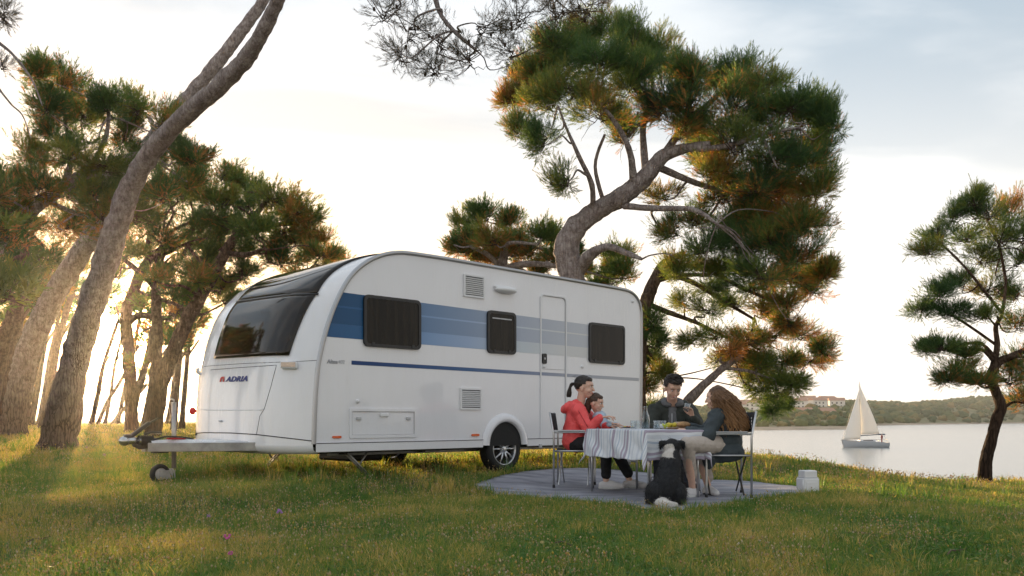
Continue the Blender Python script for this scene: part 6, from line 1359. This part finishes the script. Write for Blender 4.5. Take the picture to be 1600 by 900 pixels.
# ---- child
cd = thing('person', 'small child in a pale blue shirt sitting on the lap of the woman in red', 'person', W(938, 684, 10.45)*1); cd.location.z = floor_h
Hc = W(930.5, 629.5, 10.40); Mc = head_matrix(Hc, (.90, -.36, -.22), s=.93); sh = [ (V, a, b) for V, a, b in head_shapes(Mc, 1.0)]
cs_ = W(937, 655, 10.42)
sh += chain([Hc+Vector((-.015, 0, -.05)), W(934, 645, 10.42), cs_, W(938, 680, 10.45)], [.034, .035, .075, .085])
s1_, e1_, w1_ = W(939, 654, 10.31), W(946, 668, 10.23), W(956, 662, 10.12); s3_, e3_, w3_ = W(940, 654, 10.53), W(950, 667, 10.45), W(962, 664, 10.3)
sh += chain([s1_, e1_, w1_], [.032, .026, .020]) + chain([s3_, e3_, w3_], [.032, .026, .020]) + hand_shapes(w1_, (1, -.3, .05), (0, 0, -1), .66, (.4, .5, .5, .6), -1) + hand_shapes(w3_, (1, -.4, 0), (0, 0, -1), .66, (.4, .5, .5, .6), 1)
k1_, a1_ = W(966, 686, 10.33), W(972, 716, 10.27); k2_, a2_ = W(968, 686, 10.50), W(984, 712, 10.38)
sh += chain([W(939, 682, 10.42), k1_, a1_], [.06, .038, .026]) + chain([W(939, 682, 10.5), k2_, a2_], [.06, .038, .026])
fuse('body', sh, .0048, m_sk1, cd, smooth=3); face_bits(Mc, cd, smile=False)
fuse('shirt', [ell_np(cs_, (.088, .115, .10)), ell_np(W(938, 674, 10.44), (.10, .115, .11)), cap_np(s1_, s3_, .05, .05), ell_np(W(935, 646, 10.42), (.05, .055, .03))]+chain([s1_, e1_, w1_+Vector((-.02, .01, -.004))], [.052, .042, .032])+chain([s3_, e3_, w3_], [.052, .042, .032]), .007, m_ltb, cd, smooth=3, fold=.006, fscale=14)
fuse('trousers', chain([W(939, 683, 10.42), k1_, a1_+Vector((0, 0, .02))], [.085, .055, .042])+chain([W(939, 683, 10.5), k2_, a2_], [.085, .055, .042]), .008, m_mauv, cd, smooth=3, fold=.004, fscale=14)
of = Vector(cd.location)
for a_ in (a1_, a2_): fuse('shoe', [cap_np(a_-Vector((0, 0, .03)), a_+Vector((.07, -.02, -.05)), .035, .03)], .006, m_shoe, cd, smooth=2)
hc_ = fuse('hair', [ell_np(Mc @ Vector((-.016, 0, .038)), (.097, .080, .088), Mc), ell_np(Mc @ Vector((.035, 0, .082)), (.045, .056, .026), Mc)]+chain([Mc @ Vector((-.07, 0, 0)), Mc @ Vector((-.085, 0, -.08)), Mc @ Vector((-.06, 0, -.13))], [.055, .045, .02]), .006, m_hch, cd, smooth=3, fold=.004, fscale=30)
trim_hair(hc_, Mc, lambda p: (p.x > .04 and p.z < .06) or (p.x > .015 and p.z < .02))
# ---- man
mn = thing('person', 'dark-haired man in a dark hooded jacket looking down at the glass in his raised hand', 'person', W(1052, 690, 10.45)*1); mn.location.z = floor_h
Hm = W(1051, 606.5, 10.20); Mm = head_matrix(Hm, (.16, -.86, -.42), s=1.18); sh = head_shapes(Mm, 1.0)
cm = W(1050, 656, 10.40)
sh += chain([Hm+Vector((0, .03, -.06)), W(1050, 634, 10.36), cm], [.058, .060, .12]) + chain([cm, W(1051, 690, 10.46)], [.13, .13])
sR, eR, wR = W(1023, 643, 10.38), W(1015, 671, 10.18), W(1034, 668, 9.93); sL, eL, wL = W(1077, 643, 10.38), W(1092, 668, 10.16), W(1082, 651, 9.93)
sh += chain([sR, eR, wR], [.05, .038, .028]) + chain([sL, eL, wL], [.05, .038, .028])
sh += hand_shapes(wR, (.8, -.5, -.08), (0, 0, -1), 1.0, (.35, .4, .4, .45), thumb_side=-1)
gl_c = W(1072.5, 636, 9.86)
sh += hand_shapes(wL, (-.35, -.25, .9), (-.7, -.45, -.1), 1.0, (.75, .8, .85, .95), thumb_side=1, spread_=.06)
hR, kR, aR = W(1041, 692, 10.42), W(1030, 699, 9.98), W(1030, 753, 9.92); hL, kL, aL = W(1062, 692, 10.42), W(1066, 699, 9.98), W(1070, 753, 9.95)
sh += chain([W(1051, 688, 10.46), hR, kR, aR], [.12, .08, .052, .036]) + chain([W(1051, 688, 10.46), hL, kL, aL], [.12, .08, .052, .036])
fuse('body', sh, .0052, m_sk2, mn, smooth=3); face_bits(Mm, mn, smile=True)
mj = [ell_np(cm, (.215, .135, .175)), ell_np(W(1051, 678, 10.43), (.19, .145, .17)), cap_np(sR, sL, .085, .085), ell_np(W(1051, 694, 10.46), (.19, .16, .1)), ell_np(W(1050, 637, 10.42), (.13, .09, .05)), cap_np(W(1034, 635, 10.40), W(1066, 635, 10.40), .075, .075)] + chain([sR, eR, wR+Vector((-.02, .02, 0))], [.092, .068, .046]) + chain([sL, eL, wL+Vector((.012, .01, -.02))], [.092, .068, .046])
fuse('jacket', mj, .009, m_olv, mn, smooth=2, fold=.014, fscale=7)
fuse('hoodie', [ell_np(W(1050, 660, 10.305), (.065, .06, .17)), ell_np(W(1050, 640, 10.33), (.06, .06, .05))], .007, m_hod, mn, smooth=3, fold=.004, fscale=18)
hdp = [Vector((math.sin(a)*.105, .10*-math.cos(a)*-1, 0)) for a in np.linspace(-2.45, 2.45, 13)]
nkc = W(1050, 628, 10.37); ring_ = [nkc+Vector((math.sin(a)*.100, .085*math.cos(a)-.01, -.035+.055*(.5+.5*math.cos(a)))) for a in np.linspace(-2.7, 2.7, 15)]
fuse('hood', chain(ring_, [.026]+[.034]*3+[.040]*7+[.034]*3+[.026])+[ell_np(nkc+Vector((0, .10, -.01)), (.11, .05, .06))], .007, m_hod, mn, smooth=3, fold=.005, fscale=16)
of = Vector(mn.location); MB().tube([Vector(p)-of for p in (W(1050, 646, 10.24), W(1050, 664, 10.235), W(1051, 682, 10.265))], .004, 6).build('zip', m_lgrey, mn)
fuse('trousers', chain([W(1051, 690, 10.46), hR, kR, aR+Vector((0, 0, .03))], [.13, .10, .078, .058])+chain([W(1051, 690, 10.46), hL, kL, aL+Vector((0, 0, .03))], [.13, .10, .078, .058]), .009, mat('dark_jeans', (.03, .035, .05), .85), mn, smooth=3, fold=.005, fscale=12)
shoe('shoe', aR, (.1, -1, 0), mn, m_dsh, m_sole, L_=.28); shoe('shoe', aL, (.4, -.9, 0), mn, m_dsh, m_sole, L_=.28)
hm_ = fuse('hair', [ell_np(Mm @ Vector((-.016, 0, .042)), (.105, .086, .092), Mm), ell_np(Mm @ Vector((.045, .01, .092)), (.050, .062, .034), Mm)], .006, m_hdk, mn, smooth=2, fold=.006, fscale=26)
trim_hair(hm_, Mm, lambda p: (p.x > .04 and p.z < .072) or (p.x > .005 and p.z < .02) or p.z < -.05)
tf_ = []
for k in range(150):
    a = random.uniform(-2.6, 2.6); ph = random.uniform(.1, 1.2); d_ = Vector((math.cos(a)*math.sin(ph)*.102-.01, math.sin(a)*math.sin(ph)*.084, .045+math.cos(ph)*.092))
    p0 = Mm @ d_; nn_ = (Mm.to_3x3() @ Vector((d_.x*1.0+.5*.1, d_.y, d_.z*.8+.05))).normalized(); tg = Mm.to_3x3() @ Vector((.9, .3, .1)); tf_.append(([p0, p0+nn_*.010+tg*.010, p0+nn_*.013+tg*.024, p0+nn_*.008+tg*.036], .005, 0, .3))
strands('hair_locks', tf_, hair_mat('dark_locks', (.018, .012, .009), (.06, .035, .022)), hm_, 4)
gh_ = lathe_thing('drinking_glass', 'clear drinking glass held up in the right side hand of the man', 'glass', gl_c-Vector((0, 0, .045)), tum, m_clear); gh_.rotation_euler = (0, R(8), 0)
# ---- girl with long curls
gr = thing('person', 'girl with long curly brown hair in a slate parka and cream trousers, seated right', 'person', W(1135, 692, 9.15)*1); gr.location.z = floor_h
Hg = W(1119, 622, 9.10); Mg = head_matrix(Hg, (-.93, .34, -.10), s=1.02); sh = head_shapes(Mg)
cg = W(1128, 659, 9.15)
sh += chain([Hg+Vector((.02, 0, -.06)), W(1123, 641, 9.14), cg], [.048, .05, .10]) + chain([cg, W(1137, 693, 9.15)], [.11, .115])
sN, eN, wN = W(1120, 650, 8.99), W(1107, 681, 8.90), W(1074, 671.5, 9.02); sF, eF, wF = W(1122, 648, 9.31), W(1103, 674, 9.34), W(1078, 668, 9.25)
sh += chain([sN, eN, wN], [.042, .034, .025]) + chain([sF, eF, wF], [.042, .034, .025]) + hand_shapes(wN, (-1, .15, .0), (0, .15, -1), .92, (.4, .5, .55, .6), thumb_side=-1) + hand_shapes(wF, (-1, -.1, .05), (0, 0, -1), .92, (.5, .6, .6, .7), thumb_side=1)
hN, kN, aN = W(1130, 696, 9.06), W(1073, 694, 8.74), W(1082, 762, 8.93); hF, kF, aF = W(1130, 695, 9.26), W(1086, 697, 8.96), W(1106, 758, 9.20)
sh += chain([W(1137, 693, 9.15), hN, kN, aN], [.11, .075, .05, .034]) + chain([W(1137, 693, 9.15), hF, kF, aF], [.11, .075, .05, .034])
fuse('body', sh, .0052, m_sk1, gr, smooth=3); face_bits(Mg, gr, smile=False)
fuse('trousers', chain([W(1137, 693, 9.15), hN, kN, aN+Vector((-.01, 0, .13))], [.125, .10, .072, .055])+chain([W(1137, 693, 9.15), hF, kF, aF+Vector((0, 0, .08))], [.125, .10, .072, .055]), .008, m_crm, gr, smooth=3, fold=.008, fscale=11)
gj = [ell_np(cg, (.14, .195, .17)), ell_np(W(1131, 677, 9.15), (.155, .19, .15)), cap_np(sN, sF, .08, .08), ell_np(W(1124, 645, 9.15), (.09, .11, .05)), ell_np(W(1133, 690, 9.14), (.165, .215, .12)), ell_np(W(1120, 706, 9.03), (.17, .10, .11)), ell_np(W(1108, 712, 8.97), (.07, .06, .13)), ell_np(W(1140, 707, 8.97), (.15, .06, .10))]
gj += chain([sN, eN, wN+Vector((.012, 0, 0))], [.085, .062, .042])+chain([sF, eF, wF], [.085, .062, .042])
fuse('parka', gj, .009, m_slt, gr, smooth=2, fold=.016, fscale=7)
shoe('sneaker', aN, (-.85, -.45, 0), gr, m_shoe, m_sole, L_=.24); shoe('sneaker', aF, (.3, -.9, 0), gr, m_shoe, m_dsh, L_=.24)
hg_ = fuse('hair', [ell_np(Mg @ Vector((-.020, 0, .034)), (.098, .084, .088), Mg)]+chain([Mg @ Vector((-.06, 0, .0)), W(1131, 645, 9.13), W(1141, 670, 9.13)], [.085, .09, .06]), .007, mat('curly_hair_base', (.10, .05, .026), .5, var=.4, vscale=30, bump=.5, bscale=60), gr, smooth=3, fold=.006, fscale=20)
trim_hair(hg_, Mg, lambda p: (p.x > .045 and p.z < .065) or (p.x > .03 and p.z < .03))
cu_ = []
for k in range(1000):
    a = random.uniform(-2.15, 2.15)+math.pi; rr_ = random.uniform(.0, 1.35); top = Mg @ Vector((math.cos(a)*rr_*.065-.02, math.sin(a)*rr_*.065, .128-.055*rr_*rr_))
    sy = math.sin(a)*(1 if True else 1); u = []; ph = random.uniform(0, 6.28); fq_ = random.uniform(9, 14); ln_ = random.uniform(.30, .44); am = random.uniform(.006, .020)
    ex = Mg.to_3x3() @ Vector((math.cos(a), math.sin(a), 0)); ex.z = 0
    n_ = 26
    for i in range(n_):
        v = i/(n_-1); drop = ln_*v**1.15; outw = .075*math.sin(min(1, v*3.2)*math.pi/2)*rr_*(1+.3*v); bk = .115*v*(1+.25*rr_)
        u.append(top+ex.normalized()*outw*(.75)+Vector((bk*.9, -.01*v, -drop+.02*math.sin(v*3)))+Vector((math.cos(fq_*v*2.4+ph), math.sin(fq_*v*2.4+ph), .3*math.cos(fq_*v*2+ph)))*am*min(1, v*3))
    t0_ = random.uniform(0, .25); cu_.append((u, random.uniform(.0022, .0042), t0_, min(1, t0_+random.uniform(.45, .85))))
fly = []
for k in range(90):
    u0 = random.choice(cu_)[0]; i0 = random.randint(3, 16); p = u0[i0]; d = Vector((random.gauss(0, 1), random.gauss(0, 1), random.gauss(-.3, .5)))*.035
    fly.append(([p, p+d*.5+Vector((0, 0, .01)), p+d, p+d*1.3+Vector((0, 0, -.02))], .0014, .6, 1.0))
strands('curls', cu_, m_hbr, hg_, 5); strands('loose_strands', fly, m_hbr, hg_, 3)
# ---- dog
dg_ = thing('dog', 'black and white sheepdog sitting with its back to the camera beside the table', 'dog', Vector((W(1040, 700, 8.35).x, 8.35, ZG+.025)))
m_dbk = mat('black_dog_fur', (.009, .009, .011), .6, bump=.6, bscale=70, stretch=(1, 1, .3)); m_dwh = mat('white_dog_fur', (.62, .58, .54), .8, bump=.5, bscale=70)
dsh = [ell_np(W(1026, 770, 8.33), (.105, .15, .115)), ell_np(W(1056, 770, 8.36), (.10, .15, .115)), ell_np(W(1041, 769, 8.33), (.13, .13, .13))]
dsh += chain([W(1041, 762, 8.35), W(1045, 738, 8.44), W(1049, 716, 8.52), W(1050, 706, 8.57)], [.135, .112, .092, .070]) + [ell_np(W(1050, 697, 8.60), (.080, .088, .070))] + chain([W(1050, 701, 8.66), W(1050, 706, 8.76)], [.045, .03])
dsh += chain([W(1037, 736, 8.58), W(1036, 765, 8.66), W(1036, 782, 8.68)], [.06, .035, .028]) + chain([W(1060, 736, 8.58), W(1061, 765, 8.66), W(1061, 782, 8.68)], [.06, .035, .028])
dsh += chain([W(1016, 779, 8.40), W(1013, 784, 8.55)], [.045, .04]) + chain([W(1063, 780, 8.42), W(1066, 785, 8.55)], [.045, .04])
dsh += chain([W(1041, 783, 8.22), W(1031, 786, 8.12), W(1040, 788, 8.06), W(1056, 789, 8.06)], [.05, .042, .04, .022])
for sg in (-1, 1): dsh += chain([W(1050+sg*10, 692, 8.60), W(1050+sg*17, 692, 8.60), W(1050+sg*18, 700, 8.62)], [.026, .022, .012])
def dog_patch(c):
    px_ = 800+c[:, 0]/c[:, 1]*FP; py_ = 655-(c[:, 2]-HC)/c[:, 1]*FP; nz_ = np.array([mnoise.noise(Vector(q*14)) for q in c])*5
    nape = (((px_-1045)/9)**2+((py_-704)/11)**2 < 1+nz_*.12) & (c[:, 1] < 8.62); tail = (c[:, 1] < 8.16) & (c[:, 2] < ZG+.12); paw = (c[:, 2] < ZG+.09) & (c[:, 1] > 8.45)
    ruff = (np.abs((py_-712)-(px_-1050)*.15) < 3+nz_*.4) & (px_ < 1052) & (px_ > 1028) & (c[:, 1] < 8.58)
    return (nape | tail | paw | ruff).astype(int)
db = fuse('body', dsh, .007, [m_dbk, m_dwh], dg_, smooth=4, fold=.006, fscale=16, fn=dog_patch)
me = db.data; nV, nB_, off = [], [], 0; npoly = len(me.polygons); pc = np.zeros(npoly*3, np.float32); pn = np.zeros(npoly*3, np.float32); mi = np.zeros(npoly, np.int32)
me.polygons.foreach_get('center', pc); me.polygons.foreach_get('normal', pn); me.polygons.foreach_get('material_index', mi); pc = pc.reshape(-1, 3); pn = pn.reshape(-1, 3)
sel = RNG.choice(npoly, min(npoly, 14000), replace=False); c_, n__ = pc[sel], pn[sel]; dirn = n__*.7+np.array([0, -.12, -.75])+RNG.normal(size=c_.shape)*.25; dirn /= np.linalg.norm(dirn, axis=1, keepdims=True)
sd_ = np.cross(dirn, n__+.01); sd_ /= np.linalg.norm(sd_, axis=1, keepdims=True)+1e-9; ln_ = RNG.uniform(.018, .045, len(sel))[:, None]
V = np.stack([c_+sd_*.0016-n__*.003, c_-sd_*.0016-n__*.003, c_+dirn*ln_], 1).reshape(-1, 3)
mesh_np('fur', V, np.arange(len(V)).reshape(-1, 3), [m_dbk, m_dwh], dg_, mat_idx=mi[sel])
